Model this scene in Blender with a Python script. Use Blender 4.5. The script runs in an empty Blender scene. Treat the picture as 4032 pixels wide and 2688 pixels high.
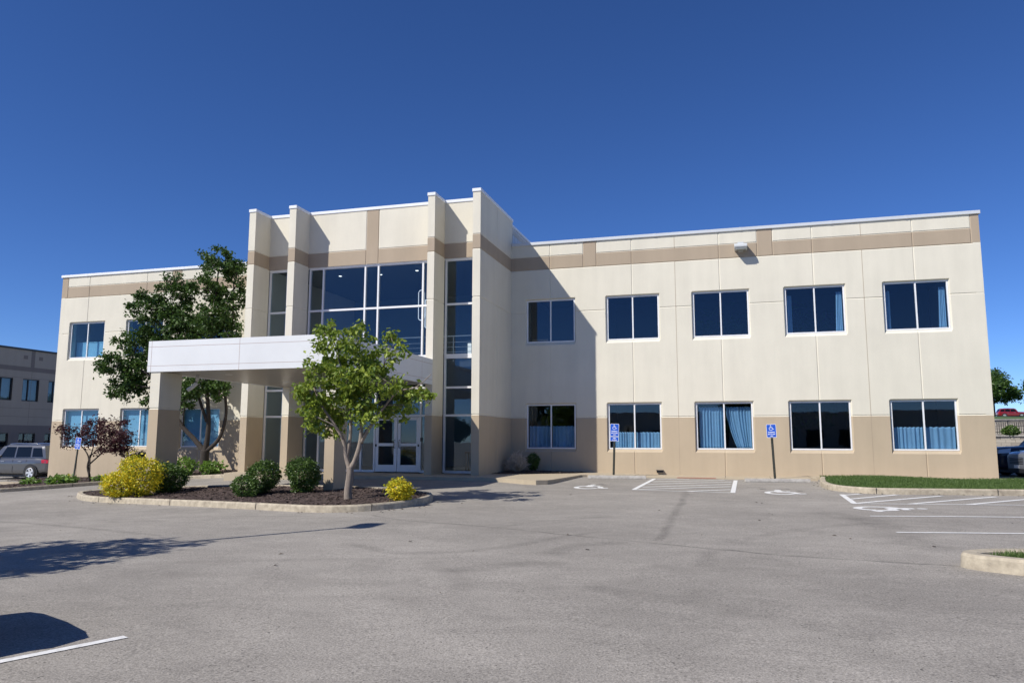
import bpy, bmesh, math, random
import numpy as np
from mathutils import Vector, Matrix

S = bpy.context.scene
COL = S.collection
R = math.radians

# ------------------------------------------------------------------ camera
cam_d = bpy.data.cameras.new("camera"); cam = bpy.data.objects.new("camera", cam_d); COL.objects.link(cam)
yaw, pitch, roll = -0.2837, 0.1295, 0.0021
F = Vector((math.sin(yaw)*math.cos(pitch), math.cos(yaw)*math.cos(pitch), math.sin(pitch)))
R0 = Vector((math.cos(yaw), -math.sin(yaw), 0)); U0 = R0.cross(F)
Rv = math.cos(roll)*R0 + math.sin(roll)*U0; Uv = -math.sin(roll)*R0 + math.cos(roll)*U0
M = Matrix((Rv, Uv, -F)).transposed().to_4x4(); M.translation = Vector((8.78, -30.005, 1.198))
cam.matrix_world = M
cam_d.sensor_width = 36.0; cam_d.lens = 763.956/1024*36.0
cam_d.clip_start = 0.1; cam_d.clip_end = 3000
S.camera = cam

# ------------------------------------------------------------------ sky, sun, exposure
SUN_EL = R(42.8); SUN_DIR = Vector((-0.865, -1.0, 1.223)).normalized()
W = bpy.data.worlds.new("World"); S.world = W; W.use_nodes = True
nt = W.node_tree
sky = nt.nodes.new('ShaderNodeTexSky'); sky.sky_type = 'NISHITA'; sky.sun_disc = False
sky.sun_elevation = SUN_EL; sky.sun_rotation = math.atan2(SUN_DIR.x, SUN_DIR.y)
sky.altitude = 300; sky.air_density = 0.62; sky.dust_density = 0.0; sky.ozone_density = 7.0
bg = nt.nodes['Background']; bg.inputs['Strength'].default_value = 0.119
hs = nt.nodes.new('ShaderNodeHueSaturation'); hs.inputs['Saturation'].default_value = 1.12; hs.inputs['Hue'].default_value = 0.509
nt.links.new(sky.outputs[0], hs.inputs['Color']); nt.links.new(hs.outputs[0], bg.inputs[0])
sd = bpy.data.lights.new("sun", 'SUN'); sd.energy = 4.8; sd.angle = R(0.5); sd.color = (1.0, 0.95, 0.875)
so = bpy.data.objects.new("sun", sd); COL.objects.link(so)
so.rotation_euler = (-SUN_DIR).to_track_quat('-Z', 'Y').to_euler(); so.location = (-20, -40, 40)
S.view_settings.view_transform = 'Standard'; S.view_settings.look = 'None'
S.view_settings.exposure = 0.15; S.view_settings.gamma = 1.0

# ------------------------------------------------------------------ materials
MATS = {}
def mat(name, col, rough=0.7, metal=0.0, var=0.0, vscale=3.0, bump=0.0, bscale=60.0, spec=0.5, streak=None, coat=0.0, island=0.0, col2=None, emit=None, estr=0.0, trans=0.0):
    m = bpy.data.materials.new(name); m.use_nodes = True; t = m.node_tree; n = t.nodes; l = t.links
    p = n['Principled BSDF']
    p.inputs['Base Color'].default_value = (*col, 1); p.inputs['Roughness'].default_value = rough
    p.inputs['Metallic'].default_value = metal; p.inputs['Specular IOR Level'].default_value = spec
    p.inputs['Coat Weight'].default_value = coat; p.inputs['Coat Roughness'].default_value = 0.03
    if emit:
        p.inputs['Emission Color'].default_value = (*emit, 1); p.inputs['Emission Strength'].default_value = estr
    src = None
    tc = n.new('ShaderNodeTexCoord')
    if var > 0 or island > 0:
        mx = n.new('ShaderNodeMix'); mx.data_type = 'RGBA'
        c2 = col2 or tuple(c*0.6 for c in col)
        mx.inputs[6].default_value = (*col, 1); mx.inputs[7].default_value = (*c2, 1)
        if island > 0:
            g = n.new('ShaderNodeNewGeometry'); mr = n.new('ShaderNodeMath'); mr.operation = 'MULTIPLY'; mr.inputs[1].default_value = island
            l.new(g.outputs['Random Per Island'], mr.inputs[0]); l.new(mr.outputs[0], mx.inputs[0])
        else:
            mp = n.new('ShaderNodeMapping'); l.new(tc.outputs['Object'], mp.inputs[0])
            if streak: mp.inputs['Scale'].default_value = streak
            no = n.new('ShaderNodeTexNoise'); no.inputs['Scale'].default_value = vscale; no.inputs['Detail'].default_value = 6; no.inputs['Roughness'].default_value = 0.62
            l.new(mp.outputs[0], no.inputs[0])
            rp = n.new('ShaderNodeMapRange'); rp.inputs[1].default_value = 0.35; rp.inputs[2].default_value = 0.75; rp.inputs[3].default_value = 0; rp.inputs[4].default_value = var
            l.new(no.outputs[0], rp.inputs[0]); l.new(rp.outputs[0], mx.inputs[0])
        src = mx.outputs[2]; l.new(src, p.inputs['Base Color'])
    if bump > 0:
        nb = n.new('ShaderNodeTexNoise'); nb.inputs['Scale'].default_value = bscale; nb.inputs['Detail'].default_value = 4
        l.new(tc.outputs['Object'], nb.inputs[0])
        b = n.new('ShaderNodeBump'); b.inputs['Strength'].default_value = bump; b.inputs['Distance'].default_value = 0.01
        l.new(nb.outputs[0], b.inputs['Height']); l.new(b.outputs[0], p.inputs['Normal'])
    if trans > 0:
        tr = n.new('ShaderNodeBsdfTranslucent'); ms = n.new('ShaderNodeMixShader'); ms.inputs[0].default_value = trans
        if src: l.new(src, tr.inputs[0])
        else: tr.inputs[0].default_value = (*col, 1)
        l.new(p.outputs[0], ms.inputs[1]); l.new(tr.outputs[0], ms.inputs[2]); l.new(ms.outputs[0], n['Material Output'].inputs[0])
    MATS[name] = m
    return m

def wallmat(name, col):
    """painted tilt-up concrete: fine sandy grain, faint vertical rain streaks, blotchy fading"""
    m = mat(name, col, 0.85, var=0, bump=0.25, bscale=55, spec=0.25); t = m.node_tree; n = t.nodes; l = t.links
    p = n['Principled BSDF']; tc = n['Texture Coordinate']
    def noise(scale, sc, det):
        mp = n.new('ShaderNodeMapping'); mp.inputs['Scale'].default_value = sc; l.new(tc.outputs['Object'], mp.inputs[0])
        no = n.new('ShaderNodeTexNoise'); no.inputs['Scale'].default_value = scale; no.inputs['Detail'].default_value = det; no.inputs['Roughness'].default_value = 0.6
        l.new(mp.outputs[0], no.inputs[0]); return no.outputs[0]
    a = noise(0.7, (1, 1, 1), 5); b = noise(2.2, (1, 1, 0.12), 4); c = noise(26, (1, 1, 1), 2)
    def add(x, k, y, kk):
        q = n.new('ShaderNodeMath'); q.operation = 'MULTIPLY_ADD'; q.inputs[1].default_value = k; l.new(x, q.inputs[0])
        if y is None: q.inputs[2].default_value = kk
        else: l.new(y, q.inputs[2])
        return q.outputs[0]
    v = add(a, 0.20, None, 0.755); v = add(b, 0.19, v, 0); v = add(c, 0.10, v, 0)
    mx = n.new('ShaderNodeVectorMath'); mx.operation = 'SCALE'; mx.inputs[0].default_value = col; l.new(v, mx.inputs['Scale'])
    l.new(mx.outputs[0], p.inputs['Base Color'])
    return m

def glassmat(name, tint, refl, rcol=(0.85, 0.93, 1.0)):
    m = bpy.data.materials.new(name); m.use_nodes = True; t = m.node_tree; n = t.nodes; l = t.links
    n.remove(n['Principled BSDF'])
    tr = n.new('ShaderNodeBsdfTransparent'); tr.inputs[0].default_value = (*tint, 1)
    gl = n.new('ShaderNodeBsdfGlossy'); gl.inputs['Roughness'].default_value = 0.0; gl.inputs[0].default_value = (*rcol, 1)
    lw = n.new('ShaderNodeLayerWeight'); lw.inputs[0].default_value = 0.5   # Schlick reflectance, the same from both sides
    pw = n.new('ShaderNodeMath'); pw.operation = 'POWER'; pw.inputs[1].default_value = 5.0; l.new(lw.outputs['Facing'], pw.inputs[0])
    ad = n.new('ShaderNodeMath'); ad.operation = 'MULTIPLY_ADD'; ad.inputs[1].default_value = 0.96 - refl; ad.inputs[2].default_value = 0.04 + refl
    l.new(pw.outputs[0], ad.inputs[0])
    tc = n.new('ShaderNodeTexCoord'); no = n.new('ShaderNodeTexNoise'); no.inputs['Scale'].default_value = 0.9
    b = n.new('ShaderNodeBump'); b.inputs['Strength'].default_value = 0.06; b.inputs['Distance'].default_value = 0.03
    l.new(tc.outputs['Object'], no.inputs[0]); l.new(no.outputs[0], b.inputs['Height']); l.new(b.outputs[0], gl.inputs['Normal'])
    ms = n.new('ShaderNodeMixShader'); l.new(ad.outputs[0], ms.inputs[0]); l.new(tr.outputs[0], ms.inputs[1]); l.new(gl.outputs[0], ms.inputs[2])
    l.new(ms.outputs[0], n['Material Output'].inputs[0]); MATS[name] = m
    return m

CREAM = wallmat('cream_paint', (0.685, 0.648, 0.54))
TAN = wallmat('tan_paint', (0.47, 0.385, 0.275))
BAND = wallmat('taupe_band_paint', (0.40, 0.325, 0.24))
WHITE = mat('white_aluminium', (0.80, 0.81, 0.82), 0.35, var=0.25, vscale=2)
FASCIA = mat('white_metal_panel', (0.74, 0.75, 0.745), 0.38, var=0.2, vscale=0.8, spec=0.5)
COPE2 = mat('coping_metal_reflection_grey', (0.60, 0.63, 0.66), 0.4, var=0.35, vscale=1.0, streak=(.4, 1, 3))  # same coping metal; right wing's greyer sun and sky reflection put into its colour
COPE = mat('coping_metal', (0.80, 0.82, 0.84), 0.3, var=0.2, vscale=1.2)
JOINT = mat('panel_joint', (0.42, 0.33, 0.30), 0.8)
SOFFIT = mat('soffit_metal', (0.40, 0.38, 0.35), 0.35, var=0.25, vscale=1.5)
SIDING = mat('grey_metal_siding', (0.55, 0.58, 0.60), 0.4, metal=0.0, var=0.3, vscale=1)
ROOFM = mat('roof_membrane', (0.5, 0.5, 0.48), 0.9, var=0.4)
GLASS = glassmat('tinted_glass', (0.75, 0.82, 0.88), 0.006)
DGLASS = glassmat('dark_tinted_glass', (0.60, 0.68, 0.76), 0.0)
GLASSL = glassmat('clear_blue_glass', (0.70, 0.83, 0.89), 0.006)
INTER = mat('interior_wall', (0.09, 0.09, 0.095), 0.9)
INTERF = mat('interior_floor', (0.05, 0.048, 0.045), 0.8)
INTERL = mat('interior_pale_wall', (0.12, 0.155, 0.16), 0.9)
CURT = mat('blue_curtain', (0.48, 0.72, 0.88), 0.9, var=0.35, vscale=9, streak=(1, 1, 0.2), trans=0.25)
SHADE = mat('roller_shade', (0.52, 0.66, 0.76), 0.9, var=0.1)
CONC = mat('concrete_kerb', (0.48, 0.42, 0.315), 0.9, var=1.0, vscale=7, bump=0.5, bscale=40, col2=(0.26, 0.22, 0.165))
WALK = mat('sidewalk_concrete', (0.44, 0.37, 0.265), 0.9, var=0.5, vscale=3, bump=0.3, bscale=60, col2=(0.33, 0.275, 0.20))
GCONC = mat('grey_precast_concrete', (0.45, 0.43, 0.39), 0.9, var=0.9, vscale=8, bump=0.6, bscale=30, col2=(0.24, 0.22, 0.20))
PAINT = mat('white_road_paint', (0.80, 0.80, 0.78), 0.7, var=0.8, vscale=14, col2=(0.50, 0.49, 0.47))
MULCH = mat('dark_mulch', (0.075, 0.05, 0.042), 0.95, var=0.9, vscale=30, bump=1.0, bscale=60, col2=(0.03, 0.02, 0.018))
CHIP = mat('mulch_chip', (0.15, 0.105, 0.09), 0.9, island=1.0, col2=(0.025, 0.017, 0.014))
SOIL = mat('dark_soil', (0.05, 0.038, 0.028), 0.95, var=0.6, vscale=20)
GRASSB = mat('grass_blade', (0.12, 0.19, 0.045), 0.6, island=1.0, col2=(0.065, 0.12, 0.025), trans=0.3)
GRASSG = mat('grass_ground', (0.06, 0.11, 0.025), 0.95, var=0.8, vscale=12, col2=(0.09, 0.12, 0.04))
BARK = mat('brown_bark', (0.05, 0.040, 0.033), 0.95, var=0.9, vscale=14, streak=(1, 1, .25), bump=0.8, bscale=40, col2=(0.025, 0.020, 0.017))
BARKL = mat('pale_bark', (0.30, 0.25, 0.205), 0.95, var=0.9, vscale=16, streak=(1, 1, .25), bump=0.9, bscale=45, col2=(0.14, 0.115, 0.095))
LEAFD = mat('dark_leaf', (0.085, 0.155, 0.026), 0.45, island=1.0, col2=(0.035, 0.075, 0.015), trans=0.25, spec=0.4)
LEAFB = mat('bright_leaf', (0.33, 0.40, 0.05), 0.5, island=1.0, col2=(0.11, 0.19, 0.024), trans=0.35, spec=0.4)
LEAFY = mat('yellow_leaf', (0.88, 0.68, 0.025), 0.55, island=1.0, col2=(0.36, 0.42, 0.03), trans=0.3)
LEAFS = mat('shrub_leaf', (0.11, 0.19, 0.03), 0.42, island=1.0, col2=(0.04, 0.085, 0.015), trans=0.2)
LEAFM = mat('maroon_leaf', (0.10, 0.030, 0.034), 0.6, island=1.0, col2=(0.040, 0.012, 0.018), trans=0.3)
LEAFG = mat('greyish_leaf', (0.09, 0.115, 0.06), 0.6, island=1.0, col2=(0.05, 0.07, 0.035), trans=0.2)
HOSTA = mat('hosta_leaf', (0.20, 0.33, 0.05), 0.5, island=1.0, col2=(0.10, 0.19, 0.03), trans=0.3)
TWIG = mat('dry_twig', (0.72, 0.62, 0.48), 0.9, island=1.0, col2=(0.45, 0.37, 0.28))
SIGNB = mat('sign_blue', (0.015, 0.10, 0.55), 0.35)
SIGNW = mat('sign_white', (0.85, 0.85, 0.85), 0.4)
POST = mat('dark_green_steel', (0.022, 0.026, 0.018), 0.5)
POSTH = mat('post_hole', (0.25, 0.25, 0.22), 0.7)
GALV = mat('galvanised_steel', (0.45, 0.46, 0.46), 0.45, metal=0.6)
LAMPM = mat('light_grey_casting', (0.55, 0.57, 0.57), 0.45)
LENS = mat('lamp_lens', (0.35, 0.37, 0.36), 0.2)
GLOW = mat('lit_lamp', (1, 1, 1), 0.5, emit=(1.0, 0.95, 0.85), estr=3.0)
GLOWS = mat('lit_sconce', (1, 1, 1), 0.5, emit=(1.0, 0.95, 0.82), estr=1.1)
GLOWP = mat('pendant_tube', (0.9, 0.9, 0.9), 0.4, emit=(1.0, 0.98, 0.95), estr=0.9)
BLACK = mat('black_rubber', (0.018, 0.018, 0.018), 0.8)
BLACKP = mat('black_plastic', (0.02, 0.02, 0.022), 0.45)
RIM = mat('alloy_rim', (0.66, 0.67, 0.69), 0.35, metal=0.35)
CARGLASS = mat('car_glass', (0.006, 0.008, 0.010), 0.03, spec=0.35)
CHROME = mat('chrome', (0.75, 0.75, 0.76), 0.15, metal=1.0)
TAIL = mat('tail_lamp', (0.55, 0.02, 0.02), 0.15, coat=1.0)
HEAD = mat('head_lamp', (0.55, 0.57, 0.6), 0.08, coat=1.0)
GREYP = mat('gunmetal_car_paint', (0.105, 0.108, 0.115), 0.28, metal=0.45, coat=1.0)
SILVP = mat('silver_car_paint', (0.27, 0.28, 0.30), 0.3, metal=0.5, coat=1.0)
BLUEP = mat('navy_car_paint', (0.005, 0.009, 0.026), 0.35, metal=0.1, coat=0.35)
REDP = mat('red_car_paint', (0.22, 0.010, 0.015), 0.35, metal=0.1, coat=1.0)
BLOCK = mat('split_face_block', (0.44, 0.40, 0.33), 0.95, island=1.0, col2=(0.28, 0.25, 0.21), bump=0.8, bscale=12)
FGREY = wallmat('pale_grey_paint', (0.34, 0.315, 0.27))
FGREY2 = wallmat('mid_grey_paint', (0.20, 0.18, 0.165))
FBASE = wallmat('dark_grey_paint', (0.19, 0.175, 0.165))
DARKF = mat('dark_bronze_frame', (0.03, 0.03, 0.03), 0.4)
FSHADE = mat('pale_green_blind', (0.32, 0.40, 0.36), 0.8, var=0.2)
BRICKR = mat('red_tactile_paving', (0.38, 0.14, 0.10), 0.9, var=0.6, vscale=20)
SEAM = None

MARKS = [([(1.4, -15.1), (2.55, -15.96), (4.25, -16.58), (6.2, -17.59), (7.64, -18.3), (9.34, -19.1), (11.3, -19.5)], .075, .5),
    ([(7.43, -8.35), (7.5, -11.2), (7.55, -14.1), (7.6, -17.9)], .13, .42), ([(8.7, -17.9), (9.39, -16.63), (10.08, -15.82), (10.97, -15.03)], .22, .22),
    ([(10.45, -13.5), (11.0, -14.5), (11.18, -15.6), (11.11, -17.0), (11.4, -17.9)], .55, .28), ([(7.3, -21.7), (8.6, -22.37), (9.68, -23.1)], .28, .22), ([(8.95, -19.33), (9.34, -19.57)], .12, .35), ([(8.39, -19.0), (8.36, -20.1)], .2, .25),
    ([(-7.2, -16.5), (-4.95, -17.11), (-3.17, -17.75), (-1.0, -18.5)], .14, .32), ([(-4.6, -16.35), (-3.23, -15.78), (-1.9, -15.45), (.5, -15.4)], .12, .25),
    ([(3.0, -19.1), (4.17, -19.84), (4.9, -19.6), (5.43, -19.08), (6.03, -17.88), (6.6, -17.0)], .2, .26), ([(4.9, -20.5), (5.54, -21.3), (5.9, -22.0)], .22, .22), ([(5.5, -20.95), (5.97, -20.5), (6.5, -20.25)], .3, .28), ([(4.5, -17.0), (5.2, -15.7), (6.3, -14.8)], .14, .22),
    ([(6.3, -19.4), (6.5, -18.6), (7.0, -18.3)], .3, .3), ([(-2, -23), (1.5, -21), (4.5, -20.2)], .2, .16)]
def asphalt():
    m = mat('weathered_asphalt', (0.22, 0.21, 0.2), 0.9, spec=0.3); t = m.node_tree; n = t.nodes; l = t.links
    p = n['Principled BSDF']; tc = n['Texture Coordinate']
    def noise(scale, sc, det, rough=.6, dist=0.0):
        mp = n.new('ShaderNodeMapping'); mp.inputs['Scale'].default_value = sc[:3]; mp.inputs['Rotation'].default_value = (0, 0, sc[3] if len(sc) > 3 else 0)
        l.new(tc.outputs['Object'], mp.inputs[0])
        no = n.new('ShaderNodeTexNoise'); no.inputs['Scale'].default_value = scale; no.inputs['Detail'].default_value = det
        no.inputs['Roughness'].default_value = rough; no.inputs['Distortion'].default_value = dist
        l.new(mp.outputs[0], no.inputs[0]); return no.outputs[0]
    def rng(x, a, b, c, d):
        q = n.new('ShaderNodeMapRange'); q.inputs[1].default_value = a; q.inputs[2].default_value = b; q.inputs[3].default_value = c; q.inputs[4].default_value = d
        l.new(x, q.inputs[0]); return q.outputs[0]
    def mul(a, b):
        q = n.new('ShaderNodeMath'); q.operation = 'MULTIPLY'; l.new(a, q.inputs[0]); l.new(b, q.inputs[1]); return q.outputs[0]
    big = rng(noise(0.22, (1, 1, 1), 5, .6, .4), .3, .7, 0.84, 1.14)
    mid = rng(noise(1.1, (1, 1.6, 1, .3), 5, .65, .6), .3, .7, 0.87, 1.12)
    st1 = rng(noise(0.9, (.22, 1.5, 1, .35), 4, .6, 1.2), .62, .80, 1.0, 0.80)
    st2 = rng(noise(0.7, (.25, 1.7, 1, -.5), 4, .6, 1.5), .64, .82, 1.0, 0.80)
    st3 = rng(noise(0.6, (1.6, .2, 1, -.2), 4, .6, 1.0), .64, .82, 1.0, 0.86)
    gr = rng(noise(60, (1, 1, 1), 3, .75), .3, .7, 0.64, 1.33)
    gr2 = rng(noise(30, (1, 1, 1), 3, .75), .35, .65, 0.87, 1.12)
    sp = rng(noise(38, (1, 1, 1), 0), .74, .80, 1.0, 0.45)
    v = mul(mul(mul(mul(big, mid), mul(st1, st2)), mul(gr, gr2)), mul(sp, st3))
    sc = n.new('ShaderNodeVectorMath'); sc.operation = 'SCALE'; sc.inputs[0].default_value = (0.300, 0.277, 0.244); l.new(v, sc.inputs['Scale'])
    l.new(sc.outputs[0], p.inputs['Base Color'])
    # worn-in marks: paving seams, a sealed crack and tyre tracks, as soft broken strokes in ground coordinates
    wob = n.new('ShaderNodeTexNoise'); wob.inputs['Scale'].default_value = 1.7; wob.inputs['Detail'].default_value = 4; l.new(tc.outputs['Object'], wob.inputs[0])
    def vm(op, a, c=None, out=0):
        q = n.new('ShaderNodeVectorMath'); q.operation = op
        for i, x in enumerate((a, c)):
            if x is None: continue
            if isinstance(x, tuple): q.inputs[i].default_value = x
            else: l.new(x, q.inputs[i])
        return q.outputs['Value'] if out else q.outputs[0]
    def sm(op, a, c=None, d=None):
        q = n.new('ShaderNodeMath'); q.operation = op
        for i, x in enumerate((a, c, d)):
            if x is None: continue
            if isinstance(x, (int, float)): q.inputs[i].default_value = x
            else: l.new(x, q.inputs[i])
        return q.outputs[0]
    off = vm('SUBTRACT', wob.outputs['Color'], (.5, .5, .5)); sc1 = n.new('ShaderNodeVectorMath'); sc1.operation = 'SCALE'; sc1.inputs['Scale'].default_value = .22; l.new(off, sc1.inputs[0])
    pos = vm('MULTIPLY', vm('ADD', tc.outputs['Object'], sc1.outputs[0]), (1, 1, 0)); brk = rng(noise(2.3, (1, 1, 1), 5, .7), .34, .62, 0.15, 1.0); fine = rng(noise(24, (1, 1, 1), 2, .7), .3, .6, 0.45, 1.0); brk2 = mul(brk, fine)
    tot = v
    for pts, wd, st in MARKS:
        dmin = None
        for (ax, ay), (bx, by) in zip(pts[:-1], pts[1:]):
            ba = (bx-ax, by-ay, 0.0); L2 = ba[0]**2+ba[1]**2; pa = vm('SUBTRACT', pos, (ax, ay, 0.0)); h = sm('MULTIPLY', vm('DOT_PRODUCT', pa, ba, 1), 1/L2)
            q = n.new('ShaderNodeClamp'); l.new(h, q.inputs[0]); bs = n.new('ShaderNodeVectorMath'); bs.operation = 'SCALE'; bs.inputs[0].default_value = ba; l.new(q.outputs[0], bs.inputs['Scale'])
            d = vm('LENGTH', vm('SUBTRACT', pa, bs.outputs[0]), None, 1); dmin = d if dmin is None else sm('MINIMUM', dmin, d)
        f = n.new('ShaderNodeMapRange'); f.interpolation_type = 'SMOOTHSTEP'; f.inputs[1].default_value = wd*.15; f.inputs[2].default_value = wd; f.inputs[3].default_value = st; f.inputs[4].default_value = 0; l.new(dmin, f.inputs[0])
        tot = sm('MULTIPLY', tot, sm('SUBTRACT', 1.0, mul(f.outputs[0], brk2)))
    l.new(tot, sc.inputs['Scale'])
    b = n.new('ShaderNodeBump'); b.inputs['Strength'].default_value = 0.55; b.inputs['Distance'].default_value = 0.012
    l.new(noise(60, (1, 1, 1), 3, .7), b.inputs['Height']); l.new(b.outputs[0], p.inputs['Normal'])
    return m
ASPH = asphalt()

# ------------------------------------------------------------------ mesh helpers
class MB:
    def __init__(s): s.v = []; s.f = []; s.m = []; s.ms = []
    def mi(s, m):
        if m not in s.ms: s.ms.append(m)
        return s.ms.index(m)
    def add(s, vs, fs, m):
        o = len(s.v); k = s.mi(m); s.v += [tuple(v) for v in vs]
        for f in fs: s.f.append(tuple(i+o for i in f)); s.m.append(k)
    def box(s, x0, x1, y0, y1, z0, z1, m):
        v = [(x0, y0, z0), (x1, y0, z0), (x1, y1, z0), (x0, y1, z0), (x0, y0, z1), (x1, y0, z1), (x1, y1, z1), (x0, y1, z1)]
        s.add(v, [(3, 2, 1, 0), (4, 5, 6, 7), (0, 1, 5, 4), (1, 2, 6, 5), (2, 3, 7, 6), (3, 0, 4, 7)], m)
    def quad(s, a, b, c, d, m): s.add([a, b, c, d], [(0, 1, 2, 3)], m)
    def tube(s, pts, rad, m, n=8, caps=True):
        pts = [Vector(p) for p in pts]; vs = []; fs = []
        up = Vector((0.13, 0.27, 0.95)); k = len(pts)
        for i, p in enumerate(pts):
            d = (pts[min(i+1, k-1)] - pts[max(i-1, 0)]).normalized()
            a = d.cross(up)
            if a.length < .05: a = d.cross(Vector((1, 0, 0)))
            a.normalize(); b = d.cross(a); r = rad[i] if hasattr(rad, '__len__') else rad
            for j in range(n):
                t = 2*math.pi*j/n; vs.append(p + r*(math.cos(t)*a + math.sin(t)*b))
        for i in range(k-1):
            for j in range(n):
                fs.append((i*n+j, i*n+(j+1) % n, (i+1)*n+(j+1) % n, (i+1)*n+j))
        if caps: fs += [tuple(range(n-1, -1, -1)), tuple(range((k-1)*n, k*n))]
        s.add(vs, fs, m)
    def prism(s, pts2, fn, t0, t1, m):
        """polygon (list of 2-D points) extruded: fn(u, v, t) -> 3-D point"""
        n = len(pts2); vs = [fn(u, v, t0) for u, v in pts2] + [fn(u, v, t1) for u, v in pts2]
        s.add(vs, [tuple(range(n)), tuple(range(2*n-1, n-1, -1))] + [(i, i+n, (i+1) % n + n, (i+1) % n) for i in range(n)], m)
    def lathe(s, prof, fn, m, n=24):
        vs = []; fs = []; k = len(prof)
        for j in range(n):
            t = 2*math.pi*j/n
            for r, h in prof: vs.append(fn(r*math.cos(t), r*math.sin(t), h))
        for j in range(n):
            for i in range(k-1):
                a = j*k+i; b = ((j+1) % n)*k+i; fs.append((a, b, b+1, a+1))
        s.add(vs, fs, m)
    def build(s, name, parent=None, smooth=False, bevel=0, fixn=True, loc=None, auto=None):
        me = bpy.data.meshes.new(name); me.from_pydata(s.v, [], s.f)
        for m in s.ms: me.materials.append(m)
        me.polygons.foreach_set('material_index', s.m)
        if fixn:
            bm = bmesh.new(); bm.from_mesh(me); bmesh.ops.recalc_face_normals(bm, faces=bm.faces); bm.to_mesh(me); bm.free()
        if smooth: me.polygons.foreach_set('use_smooth', [True]*len(me.polygons))
        if auto and smooth: me.set_sharp_from_angle(angle=R(auto))
        me.update(); o = bpy.data.objects.new(name, me); COL.objects.link(o)
        if loc: o.location = loc
        if parent: o.parent = parent
        if bevel:
            b = o.modifiers.new('bevel', 'BEVEL'); b.width = bevel; b.segments = 2; b.limit_method = 'ANGLE'; b.angle_limit = R(40)
        return o

def tag(o, label=None, cat=None, group=None, kind=None):
    if label: o['label'] = label
    if cat: o['category'] = cat
    if group: o['group'] = group
    if kind: o['kind'] = kind
    return o
def empty(name, loc, rz=0, label=None, cat=None, group=None):
    o = bpy.data.objects.new(name, None); COL.objects.link(o); o.location = loc; o.rotation_euler = (0, 0, rz); o.empty_display_size = .3
    bpy.context.view_layer.update()
    return tag(o, label, cat, group)
def adopt(child, root):
    """parent while keeping world coordinates (roots carry only a translation / z rotation)"""
    child.parent = root; child.matrix_parent_inverse = Matrix.LocRotScale(root.location, root.rotation_euler, None).inverted()
    return child
def copy_thing(o, loc, rz, label, group=None):
    c = o.copy(); COL.objects.link(c); c.location = loc; c.rotation_euler = (0, 0, rz); c['label'] = label
    if group: c['group'] = group
    for ch in o.children:
        d = ch.copy(); COL.objects.link(d); d.parent = c
        for g in ch.children:
            e = g.copy(); COL.objects.link(e); e.parent = d
    return c

def spline(pts, n=8, closed=False):
    P = [Vector(p) for p in pts]; k = len(P); out = []
    for i in range(k if closed else k-1):
        if closed: a, b, c, d = P[(i-1) % k], P[i], P[(i+1) % k], P[(i+2) % k]
        else: a, b, c, d = P[max(i-1, 0)], P[i], P[i+1], P[min(i+2, k-1)]
        for j in range(n):
            t = j/n
            out.append(0.5*((2*b)+(c-a)*t+(2*a-5*b+4*c-d)*t*t+(3*b-a-3*c+d)*t**3))
    if not closed: out.append(P[-1])
    return out

# ------------------------------------------------------------------ ground heights
CP = np.array([(40,-2,-.15),(20,-2,-.15),(11,-4,-.13),(7.5,-2,-.1),(3.5,-3,-.1),(0,-6.5,-.15),(-4,-6.5,-.16),(-10.8,-3,-.28),(-13.4,-3,-.41),(-16,-4.5,-.55),(-20,-4,-.68),(-24,-3,-.75),(-36,-3,-.95),(11,-15,-.22),(3,-15,-.32),(-2,-14,-.4),(-9,-13,-.58),(-20,-14,-.8),(9,-30,-.4),(25,-30,-.3),(-15,-30,-.8),(25,-15,-.2),(40,-30,-.3),(-40,-30,-1.1),(0,25,0),(40,25,-.1),(-40,25,-1.)], float)
def _fit():
    n = len(CP); d = np.linalg.norm(CP[:, None, :2]-CP[None, :, :2], axis=2); A = np.zeros((n+3, n+3))
    A[:n, :n] = np.sqrt(d*d+9.0) - .02*np.eye(n); A[:n, n] = 1; A[:n, n+1:] = CP[:, :2]; A[n, :n] = 1; A[n+1:, :n] = CP[:, :2].T
    b = np.zeros(n+3); b[:n] = CP[:, 2]; return np.linalg.solve(A, b)
WG = _fit()
def gz(x, y):
    x = max(-45., min(42., x)); y = max(-45., min(30., y))
    k = np.sqrt((CP[:, 0]-x)**2+(CP[:, 1]-y)**2+9.0)
    return float(k@WG[:len(CP)]+WG[-3]+WG[-2]*x+WG[-1]*y)

def axis(lo, hi, seg):
    out = [lo]
    for a, b, st in seg:
        k = max(1, int(round((b-a)/st)))
        out += [a+(b-a)*i/k for i in range(0 if a > out[-1]+1e-6 else 1, k+1)]
    if hi > out[-1]+1e-6: out.append(hi)
    return out
gx = axis(-900, 900, [(-300, -60, 30), (-60, -30, 3), (-30, 22, 0.8), (22, 60, 3), (60, 300, 30)])
gy = axis(-900, 900, [(-300, -60, 30), (-60, -32, 3), (-32, 4, 0.8), (4, 50, 3), (50, 300, 30)])
b = MB(); nx = len(gx)
b.add([(x, y, gz(x, y)) for y in gy for x in gx], [(j*nx+i, j*nx+i+1, (j+1)*nx+i+1, (j+1)*nx+i) for j in range(len(gy)-1) for i in range(nx-1)], ASPH)
tag(b.build('ground', smooth=True, fixn=False), kind='structure')

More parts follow.
